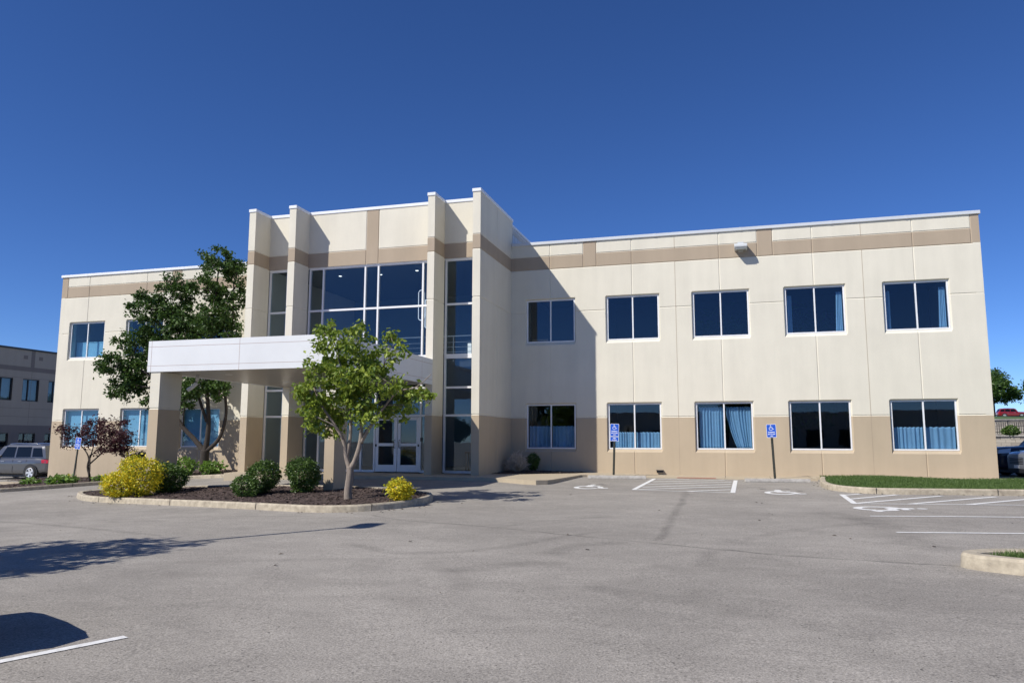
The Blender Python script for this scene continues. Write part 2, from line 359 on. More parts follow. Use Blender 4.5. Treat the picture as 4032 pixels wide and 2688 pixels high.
# flat sheet draped on the ground, for painted marks / seams
def strip(mb, pts, w, m, dz=0.006, step=0.5):
    P = [Vector((p[0], p[1], 0)) for p in pts]; Q = [P[0]]
    for a, c in zip(P[:-1], P[1:]):
        k = max(1, int((c-a).length/step)); Q += [a+(c-a)*i/k for i in range(1, k+1)]
    vs = []
    for i, p in enumerate(Q):
        d = (Q[min(i+1, len(Q)-1)]-Q[max(i-1, 0)]).normalized(); nrm = Vector((-d.y, d.x, 0))
        for s_ in (-1, 1):
            q = p+nrm*w/2*s_; vs.append((q.x, q.y, gz(q.x, q.y)+dz))
    mb.add(vs, [(2*i, 2*i+2, 2*i+3, 2*i+1) for i in range(len(Q)-1)], m)

def inside(p, poly):
    x, y = p; c = False; j = len(poly)-1
    for i in range(len(poly)):
        xi, yi = poly[i][0], poly[i][1]; xj, yj = poly[j][0], poly[j][1]
        if (yi > y) != (yj > y) and x < (xj-xi)*(y-yi)/(yj-yi)+xi: c = not c
        j = i
    return c
def offset_loop(L, d, closed=True):
    k = len(L); out = []
    for i in range(k):
        a = L[(i-1) % k] if closed else L[max(i-1, 0)]; c = L[(i+1) % k] if closed else L[min(i+1, k-1)]
        t = (c-a); t = Vector((t.x, t.y, 0)).normalized(); out.append(Vector((L[i].x-t.y*d, L[i].y+t.x*d, 0)))
    return out
def kerb(mb, loop, w=0.16, h=0.15, closed=True, m=None, h_fn=None):
    """concrete kerb with a sloped face and eased edge; loop is the outer foot, the bed lies to its left"""
    m = m or CONC; offs = [(0, -.25), (0.0, 0.0), (0.012, h*.8), (0.035, h), (w-.02, h), (w, h-.015), (w, -.25)]
    rows = [offset_loop(loop, o, closed) for o, _ in offs]; k = len(loop); vs = []
    for i in range(k):
        for (o, z), row in zip(offs, rows):
            g = gz(loop[i].x, loop[i].y); zz = z if not h_fn else (z if z <= 0 else z/h*h_fn(loop[i]))
            vs.append((row[i].x, row[i].y, g+zz))
    q = len(offs); fs = []
    for i in range(k if closed else k-1):
        j = (i+1) % k
        for a in range(q-1): fs.append((i*q+a, j*q+a, j*q+a+1, i*q+a+1))
    if not closed: fs += [tuple(range(q)), tuple(range((k-1)*q, k*q))]
    mb.add(vs, fs, m)
def kerb_joints(mb, loop, every, w=0.16, h=0.15, m=None):
    acc = 0; last = loop[0]
    for i in range(1, len(loop)-1):
        acc += (loop[i]-loop[i-1]).length
        if acc > every:
            acc = 0; t = (loop[i+1]-loop[i-1]).normalized(); nr = Vector((-t.y, t.x, 0)); p = loop[i]; g = gz(p.x, p.y)
            a = p-nr*.004; c = p+nr*(w+.002); e = t*.008
            mb.add([a-e+Vector((0, 0, g-.02)), a+e+Vector((0, 0, g-.02)), a+e+Vector((0, 0, g+h+.003)), a-e+Vector((0, 0, g+h+.003)), c+e+Vector((0, 0, g+h+.003)), c-e+Vector((0, 0, g+h+.003))], [(0, 1, 2, 3), (3, 2, 4, 5)], m or BLACK)
def bed(mb, poly, step, hfn, m):
    xs = [p[0] for p in poly]; ys = [p[1] for p in poly]; x0, y0 = min(xs), min(ys); nxx = int((max(xs)-x0)/step)+2; nyy = int((max(ys)-y0)/step)+2
    idx = {}; vs = []; fs = []
    def V(i, j):
        if (i, j) not in idx:
            x = x0+i*step; y = y0+j*step; idx[(i, j)] = len(vs); vs.append((x, y, hfn(x, y)))
        return idx[(i, j)]
    for i in range(nxx):
        for j in range(nyy):
            if inside((x0+(i+.5)*step, y0+(j+.5)*step), poly): fs.append((V(i, j), V(i+1, j), V(i+1, j+1), V(i, j+1)))
    mb.add(vs, fs, m)

rnd = random.Random(11)
# ------------------------------------------------------------------ walls in relief
def relief(mb, Y, x0, x1, z0, z1, vg, hg, holes, colfn, D=0.018, CH=0.10, gw=0.055, inset=(0.05, 0.05, 0.045, 0.12), reveal=0.30):
    eps = 1e-4; X = [x0, x1]; Z = [z0, z1]
    for x, za, zb in vg: X += [x-gw/2, x-gw*.1, x+gw*.1, x+gw/2]; Z += [za, zb]
    for z, xa, xb in hg: Z += [z-gw/2, z-gw*.1, z+gw*.1, z+gw/2]; X += [xa, xb]
    inn = [(a+inset[0], c-inset[1], d+inset[3], e-inset[2]) for a, c, d, e in holes]
    for (a, c, d, e), (ia, ic, id_, ie) in zip(holes, inn): X += [a, ia, c, ic]; Z += [d, id_, e, ie]
    def uniq(L, lo, hi):
        L = sorted(v for v in L if lo-eps <= v <= hi+eps); o = [L[0]]
        for v in L[1:]:
            if v-o[-1] > 2e-3: o.append(v)
        return o
    X = uniq(X, x0, x1); Z = uniq(Z, z0, z1)
    def prof(d):
        d = abs(d)
        return D if d <= gw*.1+2e-3 else (0 if d >= gw/2-2e-3 else D*(gw/2-d)/(gw*.4))
    def depth(x, z):
        q = 0
        for xc, za, zb in vg:
            if za-eps <= z <= zb+eps: q = max(q, prof(x-xc))
        for zc, xa, xb in hg:
            if xa-eps <= x <= xb+eps: q = max(q, prof(z-zc))
        for ia, ic, id_, ie in inn:
            if ia-2e-3 <= x <= ic+2e-3 and id_-2e-3 <= z <= ie+2e-3: q = CH
        return q
    vs = [(x, Y+depth(x, z), z) for z in Z for x in X]; n = len(X); base = len(mb.v); mb.v += vs
    for j in range(len(Z)-1):
        for i in range(n-1):
            cx, cz = (X[i]+X[i+1])/2, (Z[j]+Z[j+1])/2
            if any(ia < cx < ic and id_ < cz < ie for ia, ic, id_, ie in inn): continue
            mb.f.append(tuple(base+k for k in (j*n+i, j*n+i+1, (j+1)*n+i+1, (j+1)*n+i)))
            cham = any(a < cx < c and d < cz < e for a, c, d, e in holes)
            mb.m.append(mb.mi(CREAM if cham and colfn(cx, cz) is not TAN else colfn(cx, cz)))
    for ia, ic, id_, ie in inn:
        a, c = Y+CH, Y+CH+reveal
        mb.quad((ia, a, id_), (ia, c, id_), (ia, c, ie), (ia, a, ie), CREAM); mb.quad((ic, a, id_), (ic, a, ie), (ic, c, ie), (ic, c, id_), CREAM)
        mb.quad((ia, a, ie), (ia, c, ie), (ic, c, ie), (ic, a, ie), CREAM); mb.quad((ia, a, id_), (ic, a, id_), (ic, c, id_), (ia, c, id_), CREAM)

BELT, MID, G1, G2, TOP, TTOP = 2.142, 6.407, 8.759, 8.206, 9.246, 10.371
H1, S1, H2, S2 = 2.713, 0.779, 6.986, 5.064
bld = empty('office_building', (-3, 0, 0), 0, 'two-storey cream and tan concrete office building with a tall glazed entrance tower', 'building')
def B(mb, name, par=None, **k):
    o = mb.build(name, **k); return adopt(o, bld) if par is None else sub(o, par)
def sub(o, par):
    o.parent = par; return o

def frame_window(Y, x0, x1, z0, z1, mull, glass=None, fr=0.05, name='window', hbars=(), fw=None, bare=False):
    """white aluminium frame set in an opening (inner rectangle) with box panes"""
    m = MB(); a, c = Y+0.085, Y+0.165
    m.box(x0, x0+fr, a, c, z0, z1, WHITE); m.box(x1-fr, x1, a, c, z0, z1, WHITE)
    m.box(x0+fr, x1-fr, a+.001, c, z0, z0+fr, WHITE); m.box(x0+fr, x1-fr, a+.001, c, z1-fr, z1, WHITE)
    for x in mull: m.box(x-fr/2, x+fr/2, a+.003, c, z0+fr, z1-fr, WHITE)
    xs = [x0+fr] + sorted(sum([[x-fr/2, x+fr/2] for x in mull], [])) + [x1-fr]
    for z, h in hbars:
        for i in range(0, len(xs), 2): m.box(xs[i], xs[i+1], a+.002, c, z-h/2, z+h/2, WHITE)
    w = B(m, name); g = MB(); zs = [z0+fr] + sorted(sum([[z-h/2, z+h/2] for z, h in hbars], [])) + [z1-fr]
    for i in range(0, len(xs), 2):
        for j in range(0, len(zs), 2):
            g.box(xs[i]+.004, xs[i+1]-.004, Y+.115, Y+.135, zs[j]+.004, zs[j+1]-.004, glass or GLASS)
    B(g, 'pane', w)
    return w

def colwing(piers):
    def f(x, z):
        if z < BELT-.03: return TAN
        if z > G2:
            if any(a < x < c for a, c in piers): return BAND
            if z < G1: return BAND
        return CREAM
    return f
# right wing
RW = [(0.60, 2.71), (3.92, 6.075), (7.283, 9.454), (10.66, 12.84), (14.06, 16.27)]
pr = [(3.043, 3.581), (9.787, 10.351), (17.05, 17.33)]
vg = [(x, -.4, 9.3) for x in (1.65, 5.0, 8.37, 11.75, 15.16)] + [(a, G2, 9.3) for a, c in pr] + [(c, G2, 9.3) for a, c in pr[:2]]
g1seg = [(0, 3.043), (3.581, 9.787), (10.351, 17.05)]
hg = [(BELT, 0, 17.33), (MID, 0, 17.33), (G2, 0, 17.33)] + [(G1, a, c) for a, c in g1seg]
m = MB(); relief(m, 0, 0.0, 17.33, -.5, 9.26, vg, hg, [(a, c, S1, H1) for a, c in RW] + [(a, c, S2, H2) for a, c in RW], colwing(pr))
for x in (6.687, 13.445):   # caulked panel joints, a hair proud of the paint
    m.box(x-.009, x+.009, -.0025, .004, -.3, 9.2, BAND)
# side and rear walls, roof slab
m.box(17.085, 17.33, 0.004, 24, -.6, 9.24, CREAM); m.box(-23.38, 17.08, 23.7, 24, -1.2, 9.24, CREAM)
B(m, 'wall')
# left wing
LY = -0.18
LW = [(-22.775, -20.60), (-19.345, -17.17), (-15.935, -13.76)]
pl = [(-23.40, -23.03), (-16.82, -16.28)]
vg = [(x, -1.2, 9.3) for x in (-21.69, -18.25, -14.85)] + [(-23.03, G2, 9.3), (-16.82, G2, 9.3), (-16.28, G2, 9.3)]
hg = [(BELT, -23.4, -9.6), (MID, -23.4, -9.6), (G2, -23.4, -9.6), (G1, -23.03, -16.82), (G1, -16.28, -9.6)]
m = MB(); relief(m, LY, -23.40, -9.85, -1.4, 9.26, vg, hg, [(a, c, S1, H1) for a, c in LW] + [(a, c, S2, H2) for a, c in LW], colwing(pl))
m.box(-23.40, -23.16, LY+.004, 23.7, -1.4, 9.24, CREAM)
B(m, 'wall')
for i, (a, c) in enumerate(RW):
    for z0, z1, gl in ((S1, H1, DGLASS if i in (3,) else GLASS), (S2, H2, GLASS)):
        frame_window(0, a+.05, c-.05, z0+.12, z1-.045, [(a+c)/2], gl)
for i, (a, c) in enumerate(LW):
    for z0, z1 in ((S1, H1), (S2, H2)):
        frame_window(LY, a+.05, c-.05, z0+.12, z1-.045, [(a+c)/2], GLASSL)
# roofs + copings
m = MB(); m.box(-23.1, 17.05, 0.35, 23.6, 8.55, 8.8, ROOFM); m.box(-9.8, -0.05, -2.7, 8, 9.9, 10.1, ROOFM); B(m, 'roof')
def coping(boxes, cm=None):
    m = MB()
    for bx in boxes:
        x0, x1, y0, y1, z0, z1 = bx; m.box(*bx, cm or COPE)
    return B(m, 'coping', bevel=.012)
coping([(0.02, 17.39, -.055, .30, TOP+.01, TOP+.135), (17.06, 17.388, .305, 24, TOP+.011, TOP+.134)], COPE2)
coping([(-23.46, -9.9, LY-.055, LY+.30, TOP+.01, TOP+.135), (-23.458, -23.12, LY+.305, 24, TOP+.011, TOP+.134)])
# coping joint covers
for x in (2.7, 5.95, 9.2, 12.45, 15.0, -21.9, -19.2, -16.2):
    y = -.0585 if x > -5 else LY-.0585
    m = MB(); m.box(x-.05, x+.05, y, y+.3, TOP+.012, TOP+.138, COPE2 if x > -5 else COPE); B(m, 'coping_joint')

# ---- tower
YT, YP = -3.03, -4.07
PX = [(-9.89, -9.59), (-8.04, -7.74), (-2.09, -1.81), (-0.30, 0.0)]
bays = [(-9.59, -8.04), (-7.74, -2.09), (-1.81, -0.30)]
def coltower(x, z):
    if -5.16 < x < -4.62: return BAND
    return BAND if z < G1 else CREAM
m = MB()
vg = [(-5.16, 8.17, 10.4), (-4.62, 8.17, 10.4)]
hg = [(G1, -9.7, -5.16), (G1, -4.62, 0)]
relief(m, YT, -9.75, -0.02, 8.17, TTOP, vg, hg, [], coltower)
m.box(-9.75, -0.02, YT+.02, YT+.25, 8.155, 8.169, WHITE)
# left flank of the tower (plain), rear and right concrete return are in the fourth pier
m.box(-9.87, -9.62, YT+.03, 7.9, -.5, TTOP-.01, CREAM); m.box(-9.6, -.3, 7.6, 7.9, 8.9, TTOP-.02, CREAM)
B(m, 'wall')
def ringstack(m, pts, zs, colfn):
    """pts: list of (x,y,nx,ny) corner points with outward inset direction; zs: (z, inset)"""
    vs = []; n = len(pts)
    for z, d in zs:
        for x, y, ax, ay in pts: vs.append((x-ax*d, y-ay*d, z))
    base = len(m.v); m.v += vs
    for j in range(len(zs)-1):
        for i in range(n):
            k = (i+1) % n
            m.f.append((base+j*n+i, base+j*n+k, base+(j+1)*n+k, base+(j+1)*n+i)); m.m.append(m.mi(colfn((zs[j][0]+zs[j+1][0])/2)))
    m.f.append(tuple(base+(len(zs)-1)*n+i for i in range(n))); m.m.append(m.mi(colfn(zs[-1][0])))
def gzs(z0, z1, gs, gw=.055, D=.018):
    out = [(z0, 0)]
    for g in gs: out += [(g-gw/2, 0), (g-gw*.1, D), (g+gw*.1, D), (g+gw/2, 0)]
    return out+[(z1, 0)]
colp = lambda z: TAN if z < BELT-.02 else (BAND if G2 < z < G1 else CREAM)
for i, (a, c) in enumerate(PX):
    m = MB()
    if i < 3:
        pts = [(a, YP, -1, -1), (c, YP, 1, -1), (c, YT+.02, 1, 0), (a, YT+.02, -1, 0)]
    else:
        J = -2.02; g = .0275; d = .018
        pts = [(a, YP, -1, -1), (c, YP, 1, -1), (c, J-g, 1, 0), (c-d, J-.006, 0.3, 0), (c-d, J+.006, 0.3, 0), (c, J+g, 1, 0), (c, -0.001, 1, 0), (c-.0005, 0.15, 0, 0), (a, 0.15, -1, 0)]
    ringstack(m, pts, gzs(-.5, TTOP, [BELT, MID, G2, G1]), colp)
    p = B(m, 'pier')
# tower coping: along the wall and returned over every pier
cz0, cz1 = TTOP+.002, TTOP+.125
bx = [(a, c, YT-.03, YT+.28, cz0, cz1) for a, c in ((-9.56, -8.07), (-7.71, -2.12), (-1.78, -.33))]
for i, (a, c) in enumerate(PX): bx.append((a-.025, c+.025, YP-.03, YT+.28 if i < 3 else .2, cz0+.002, cz1+.002))
coping(bx)
# metal-clad upper side of the tower beyond the concrete
m = MB(); y = 0.16
while y < 7.9:
    m.box(-.3, -.06, y, y+.19, 8.9, 10.20, SIDING); m.box(-.3, -.085, y+.19, y+.25, 8.9, 10.20, SIDING); y += .25
m.box(-.34, -.02, .21, 7.92, 10.201, 10.30, COPE)
B(m, 'metal_siding')
# storefront glazing of three bays
def storefront(xs, zs, door=None, glass=GLASS):
    """xs: list of mullion centre lines incl. both jambs, zs: rail centre lines (z, height)"""
    f = .065; a, c = YT+.07, YT+.19; m = MB()
    for i, x in enumerate(xs): m.box(x-f/2, x+f/2, a, c, zs[0][0]-.03, zs[-1][0]+zs[-1][1]/2, WHITE)
    g = MB()
    for i in range(len(xs)-1):
        l, r = xs[i]+f/2, xs[i+1]-f/2
        for j, (z, h) in enumerate(zs):
            if door and door[0]-.01 <= xs[i] and xs[i+1] <= door[1]+.01 and j == 0: continue
            m.box(l, r, a+.002, c-.002, z-h/2, z+h/2, WHITE)
        for j in range(len(zs)-1):
            if door and door[0]-.01 <= xs[i] and xs[i+1] <= door[1]+.01 and j == 0: continue
            g.box(l+.003, r-.003, YT+.12, YT+.14, zs[j][0]+zs[j][1]/2+.003, zs[j+1][0]-zs[j+1][1]/2-.003, glass)
    w = B(m, 'storefront'); B(g, 'pane', w); return w
ZR = [(0.05, .09), (2.15, .075), (3.20, .075), (4.385, .17), (6.39, .075), (8.125, .085)]
storefront([-9.545, -8.09], ZR)
storefront([-7.69, -7.08, -5.21, -4.635, -2.725, -2.14], ZR, door=(-4.635, -2.725), glass=GLASS)
storefront([-1.765, -0.345], ZR)
# double doors
for s_ in (-1, 1):
    xc = -3.68; x0, x1 = (xc-.915, xc-.012) if s_ < 0 else (xc+.012, xc+.915); a, c = YT+.095, YT+.15; m = MB()
    st = .125
    m.box(x0, x0+st, a, c, .03, 2.10, WHITE); m.box(x1-st, x1, a, c, .03, 2.10, WHITE)
    for z0, z1 in ((.03, .29), (1.0, 1.11), (1.985, 2.10)): m.box(x0+st, x1-st, a+.001, c-.001, z0, z1, WHITE)
    d = B(m, 'door'); g = MB(); g.box(x0+st+.002, x1-st-.002, a+.02, a+.035, .292, .998, DGLASS); g.box(x0+st+.002, x1-st-.002, a+.02, a+.035, 1.112, 1.983, DGLASS)
    B(g, 'pane', d)
    h = MB(); hx = xc+s_*.10
    h.tube([(hx, a, .93), (hx, a-.06, .94), (hx, a-.075, 1.0), (hx, a-.075, 1.16), (hx, a-.06, 1.22), (hx, a, 1.23)], .013, BLACKP, 8); B(h, 'handle', d, smooth=True)
    k = MB(); px = x0+.03 if s_ < 0 else x1-.03
    k.box(px-.03, px+.03, a-.02, a-.001, .98, 1.07, BLACKP); B(k, 'hinge', d)
m = MB(); m.box(-2.70, -2.66, YT+.03, YT+.069, 1.18, 1.32, BLACKP); B(m, 'card_reader')
# entrance canopy
m = MB(); CX0, CX1, CY, CZ0, CZ1 = -8.18, -1.81, -11.07, 3.233, 4.163
m.box(CX0, CX1, CY, CY+.16, CZ0, CZ1, FASCIA)
m.box(CX0, CX0+.16, CY+.161, YP-.003, CZ0, CZ1-.001, FASCIA); m.box(CX1-.16, CX1, CY+.161, YP-.003, CZ0, CZ1-.001, FASCIA)
m.box(CX0+.161, CX1-.161, CY+.161, YP-.003, 3.75, 3.85, ROOFM)
for z in (3.985, 3.41): m.box(CX0-.001, CX1+.001, CY-.0015, YP-.006, z-.006, z+.006, JOINT)
for x in (CX0+.12, -4.98, CX1-.13): m.box(x-.006, x+.006, CY-.0016, CY+.01, CZ0+.001, CZ1-.001, JOINT)
for y in (CY+.14, -8.5, -5.05): m.box(CX1-.01, CX1+.0012, y-.006, y+.006, CZ0+.001, CZ1-.001, JOINT); m.box(CX0-.0012, CX0+.01, y-.006, y+.006, CZ0+.001, CZ1-.001, JOINT)
can = B(m, 'entrance_canopy')
m = MB(); x = CX0+.163
while x < CX1-.17:
    x2 = min(x+.20, CX1-.163); m.box(x, x2-.012, CY+.163, YP-.006, CZ0+.012, CZ0+.03, SOFFIT); x = x2
m.box(CX0+.163, CX1-.163, CY+.163, YP-.006, CZ0+.0305, CZ0+.04, BLACKP); B(m, 'soffit', can)
for x, y in ((-6.4, -9.6), (-6.4, -6.4), (-3.4, -9.6), (-3.4, -6.4)):
    m = MB(); m.lathe([(.0, CZ0+.002), (.09, CZ0+.002), (.11, CZ0+.004), (.11, CZ0+.0115)], lambda a, c, h: (x+a, y+c, h), WHITE, 20); B(m, 'downlight', can)
for a, c, yb in ((-8.06, -7.72, -10.10), (-2.13, -1.83, -10.34)):
    m = MB(); ringstack(m, [(a, CY+.03, -1, -1), (c, CY+.03, 1, -1), (c, yb, 1, 1), (a, yb, -1, 1)], gzs(-.9, CZ0, [BELT]), lambda z: TAN if z < BELT-.02 else CREAM)
    B(m, 'column', can)
m = MB(); m.tube([(-7.55, -9.6, 3.23), (-7.55, -9.6, 3.10), (-7.57, -9.62, 2.98), (-7.64, -9.70, 2.86), (-7.74, -9.80, 2.76)], .06, WHITE, 10); B(m, 'downspout', can, smooth=True)

# ---- rooms behind the glass
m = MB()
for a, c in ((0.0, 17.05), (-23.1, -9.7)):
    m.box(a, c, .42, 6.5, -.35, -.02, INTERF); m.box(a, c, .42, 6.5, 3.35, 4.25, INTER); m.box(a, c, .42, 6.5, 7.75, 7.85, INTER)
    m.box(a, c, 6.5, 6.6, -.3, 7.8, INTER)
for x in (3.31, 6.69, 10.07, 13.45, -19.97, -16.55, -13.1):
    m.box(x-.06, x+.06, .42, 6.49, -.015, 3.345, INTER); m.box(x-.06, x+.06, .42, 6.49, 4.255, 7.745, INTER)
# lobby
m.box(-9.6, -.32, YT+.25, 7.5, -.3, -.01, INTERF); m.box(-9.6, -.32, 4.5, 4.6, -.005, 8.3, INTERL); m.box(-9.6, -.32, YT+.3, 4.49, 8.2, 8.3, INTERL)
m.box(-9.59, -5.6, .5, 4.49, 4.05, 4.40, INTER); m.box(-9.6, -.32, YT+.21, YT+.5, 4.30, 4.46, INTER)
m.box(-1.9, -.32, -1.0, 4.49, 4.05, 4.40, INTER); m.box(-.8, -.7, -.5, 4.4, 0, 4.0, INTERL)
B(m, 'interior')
m = MB()
for x in (-9.4, -8.2, -7.0, -5.8, -4.6, -3.4, -2.2, -1.0, -.4): m.tube([(x, -.9, 4.41), (x, -.9, 5.45)], .02, GALV, 6)
for z in (4.6, 4.8, 5.0, 5.2, 5.45): m.tube([(-9.55, -.9, z), (-.33, -.9, z)], .012 if z < 5.4 else .025, GALV, 6)
B(m, 'railing')
for x, y, z in ((-7.3, -1.2, 8.195), (-5.5, -1.0, 8.195), (-3.7, -1.3, 8.195)):
    m = MB(); m.lathe([(0, z-.012), (.055, z-.012), (.07, z-.004)], lambda a, c, h: (x+a, y+c, h), GLOW, 16); B(m, 'ceiling_light')
for x, z in ((4.6, 7.70), (8.0, 7.70), (11.4, 7.70), (14.9, 7.70)):
    m = MB(); m.box(x-.3, x+.6, 1.8, 1.95, z, z+.045, GLOWS); B(m, 'ceiling_light')
m = MB(); m.box(-3.46, -3.32, 4.38, 4.495, 5.1, 5.85, GLOWS); B(m, 'wall_sconce'); m = MB(); m.box(-.95, -.82, -.45, -.35, 1.25, 1.75, GLOWS); B(m, 'wall_sconce')

# pendant of looped tubes in the lobby
pen = empty('pendant_light', (-3.0, -1.6, 6.0), 0, 'pale looped-tube pendant lamp hanging behind the big upper entrance glass', 'pendant lamp')
for i, (x, zb, h, w) in enumerate(((-3.35, 6.05, 1.25, .26), (-3.15, 5.75, 1.15, .10), (-2.95, 5.3, 1.2, .24), (-2.85, 5.0, 1.2, .12))):
    m = MB(); pts = [(x+w/2*math.cos(t), -1.6+.05*i, (zb+w/2 if t > math.pi else zb+h-w/2)+w/2*math.sin(t)) for t in [k*math.pi/8 for k in range(17)]]
    m.tube(pts + [pts[0]], .014, GLOWP, 6); adopt(m.build('loop', smooth=True), pen)
m = MB()
for i, x in enumerate((-3.35, -3.15, -2.95, -2.85)): m.tube([(x, -1.6+.05*i, 6.2), (x, -1.6+.05*i, 8.19)], .004, GALV, 5)
adopt(m.build('cable'), pen)
# console table in the lobby
tb = empty('console_table', (-1.0, -1.6, 0), 0, 'small wooden console table behind the narrow right-hand lobby glass', 'table')
WOOD = mat('dark_wood', (0.12, 0.07, 0.035), 0.5, var=.5, vscale=4, streak=(1, 1, 6))
m = MB(); m.box(-1.35, -.75, -1.8, -1.4, .72, .80, WOOD); adopt(m.build('table_top', bevel=.01), tb)
for x in (-1.3, -.8):
    for y in (-1.75, -1.45): m = MB(); m.tube([(x, y, 0), (x, y, .25), (x, y, .3), (x, y, .72)], [.02, .03, .022, .03], WOOD, 8); adopt(m.build('leg', smooth=True), tb)

# ---- curtains and blinds (things hanging behind the glass)
def curtain(x0, x1, z0, z1, Y, label, group, waves=9, amp=.035, gather=None, seed=1, m=CURT):
    r = random.Random(seed); ns = waves*8; nz = 14; vs = []; ph = [r.uniform(0, 6) for _ in range(3)]
    for j in range(nz+1):
        t = j/nz; z = z0+(z1-z0)*t
        l, rr = x0, x1
        if gather: l, rr = gather(t, x0, x1)
        for i in range(ns+1):
            u = i/ns; k = u*waves*2*math.pi
            y = Y+amp*(math.sin(k+ph[0]+.5*math.sin(u*7+ph[1])+.9*math.sin(u*3.1+ph[2]))*(.6+.4*math.sin(u*11+ph[2]))+.35*math.sin(k*.43+ph[1])*(1-.6*t))
            zz = z+(.012*math.sin(k*1.0+1) if j in (0, nz) else 0)
            vs.append((l+(rr-l)*u, y, zz))
    n = ns+1; b_ = MB(); b_.add([(v[0]-(x0+x1)/2, v[1]-Y, v[2]-z0) for v in vs], [(j*n+i, j*n+i+1, (j+1)*n+i+1, (j+1)*n+i) for j in range(nz) for i in range(ns)], m)
    o = b_.build('curtain', smooth=True, fixn=False, loc=((x0+x1)/2, Y, z0)); tag(o, label, 'curtain', group)
    s_ = o.modifiers.new('thick', 'SOLIDIFY'); s_.thickness = .003
    return o
CY_ = 0.30; GC = 'cafe curtains covering the lower half of ground-floor windows'; GD = 'long curtains at office windows'
def pn(i): a, c = RW[i]; k = (a+c)/2; return (a+.11, k-.03), (k+.03, c-.11)
(l, r_) = pn(0); curtain(l[0], l[1], .93, 1.80, CY_, 'short blue cafe curtain in left pane of the shaded lower window beside the tower', GC, 5, seed=1); curtain(r_[0], r_[1], .93, 1.80, CY_, 'short blue cafe curtain in right pane of the shaded lower window beside the tower', GC, 6, seed=2)
(l, r_) = pn(1); curtain(l[0]+.06, l[1], .93, 1.55, CY_, 'short pale blue cafe curtain in left pane, behind the taller two-plate parking sign', GC, 9, seed=3); curtain(r_[0], r_[1], .93, 1.55, CY_, 'short pale blue cafe curtain in right pane, just right of the two-plate parking sign', GC, 7, seed=4)
(l, r_) = pn(4); curtain(l[0], l[1], .93, 1.72, CY_, 'short blue cafe curtain in left pane of the lower window above the lawn', GC, 7, seed=5); curtain(r_[0], r_[1], .93, 1.72, CY_, 'short blue cafe curtain in right pane of the lower window above the lawn', GC, 5, seed=6)
(l, r_) = pn(2); curtain(l[0]+.05, l[1], .92, 2.50, CY_, 'full-length light blue curtain hanging straight in the middle lower window', GD, 8, seed=7)
curtain(r_[0], r_[1], .92, 2.50, CY_, 'full-length light blue curtain swept to one side in the middle lower window', GD, 9, seed=8, gather=lambda t, a, c: (a+.02+.42*max(0, 1-t)**1.6*(c-a)*1.0, c))
for i, (lb) in ((3, 'fourth upper right-wing window'), (4, 'rightmost upper window')):
    (l, r_) = pn(i); curtain(r_[1]-.26, r_[1], S2+.16, H2-.25, CY_, 'narrow light blue curtain at the right edge of the ' + lb, GD, 4, seed=10+i, gather=lambda t, a, c: (a+.06*t, c))
    curtain(l[0], l[0]+.2, S2+.16, H2-.28, CY_+.15, 'dim blue curtain at the left edge of the ' + lb, GD, 3, seed=20+i)
def shade(x0, x1, z0, z1, Y, label):
    m = MB(); m.box(x0-(x0+x1)/2, x1-(x0+x1)/2, -.004, .004, 0, z1-z0, SHADE)
    m.tube([(x0-(x0+x1)/2, 0, z1-z0), (x1-(x0+x1)/2, 0, z1-z0)], .025, SHADE, 8)
    tag(m.build('roller_blind', loc=((x0+x1)/2, Y, z0)), label, 'blind', 'roller blinds in the left wing windows')
for (a, c), lb in zip(LW, ('lower window behind the maroon maple', 'lower window between the maple and the canopy column', 'lower window behind the forked tree trunk')):
    shade(a+.07, c-.07, .92, H1-.07, .10, 'sunlit pale blue roller blind in the ' + lb)
a, c = LW[0]; shade(a+.07, c-.07, S2+.14, 6.0, .30, 'pale blue roller blind half lowered in the upper window by the left corner')

# ---- wall light
wl = empty('wall_light', (9.19, 0, 8.5), 0, 'grey floodlight box fixed on the taupe band below the right wing roof edge', 'wall light')
m = MB(); prof = [(0.0, .16), (-.30, .16), (-.42, .13), (-.46, .06), (-.46, 0.0), (-.40, -.06), (0.0, -.06)]
m.prism(prof, lambda u, v, t: (9.19+t, u-.02, 8.52+v), -.235, .235, LAMPM); adopt(m.build('housing', bevel=.01), wl)
m = MB(); m.box(9.0, 9.38, -.44, -.1, 8.44, 8.458, LENS); adopt(m.build('lens'), wl)
m = MB(); m.box(9.08, 9.30, -.30, -.12, 8.681, 8.74, LAMPM); m.box(9.1, 9.28, -.019, -.001, 8.42, 8.72, LAMPM); adopt(m.build('bracket', bevel=.006), wl)

# ------------------------------------------------------------------ kerbs, beds, walks
V2 = lambda L: [Vector((x, y, 0)) for x, y in L]
isl = spline([(x, y, 0) for x, y in [(-11.15, -10.15), (-10.75, -10.8), (-9.3, -11.86), (-7.0, -12.65), (-4.5, -13.42), (-2.1, -14.15), (-.4, -14.65), (.6, -14.55), (1.25, -13.95), (1.55, -13.1), (1.5, -12.1), (1.0, -11.15), (-.5, -10.3), (-1.9, -9.68), (-3.2, -9.45), (-5.0, -9.2), (-6.7, -9.02), (-8.2, -9.1), (-9.8, -9.35), (-10.8, -9.65)]], 6, True)
m = MB(); kerb(m, isl, .17, .15); kerb_joints(m, isl, 3.1)
tag(m.build('island_kerb'), kind='structure')
ipoly = [(p.x, p.y) for p in offset_loop(isl, .10)]
def island_h(x, y):
    return gz(x, y)+.10+.07*math.exp(-((x+3)/6)**2-((y+11.8)/2.0)**2)+.012*math.sin(x*7.1+y*3)*math.sin(y*8.3-x)+rnd.uniform(-.012, .012)
m = MB(); bed(m, ipoly, .07, island_h, MULCH)
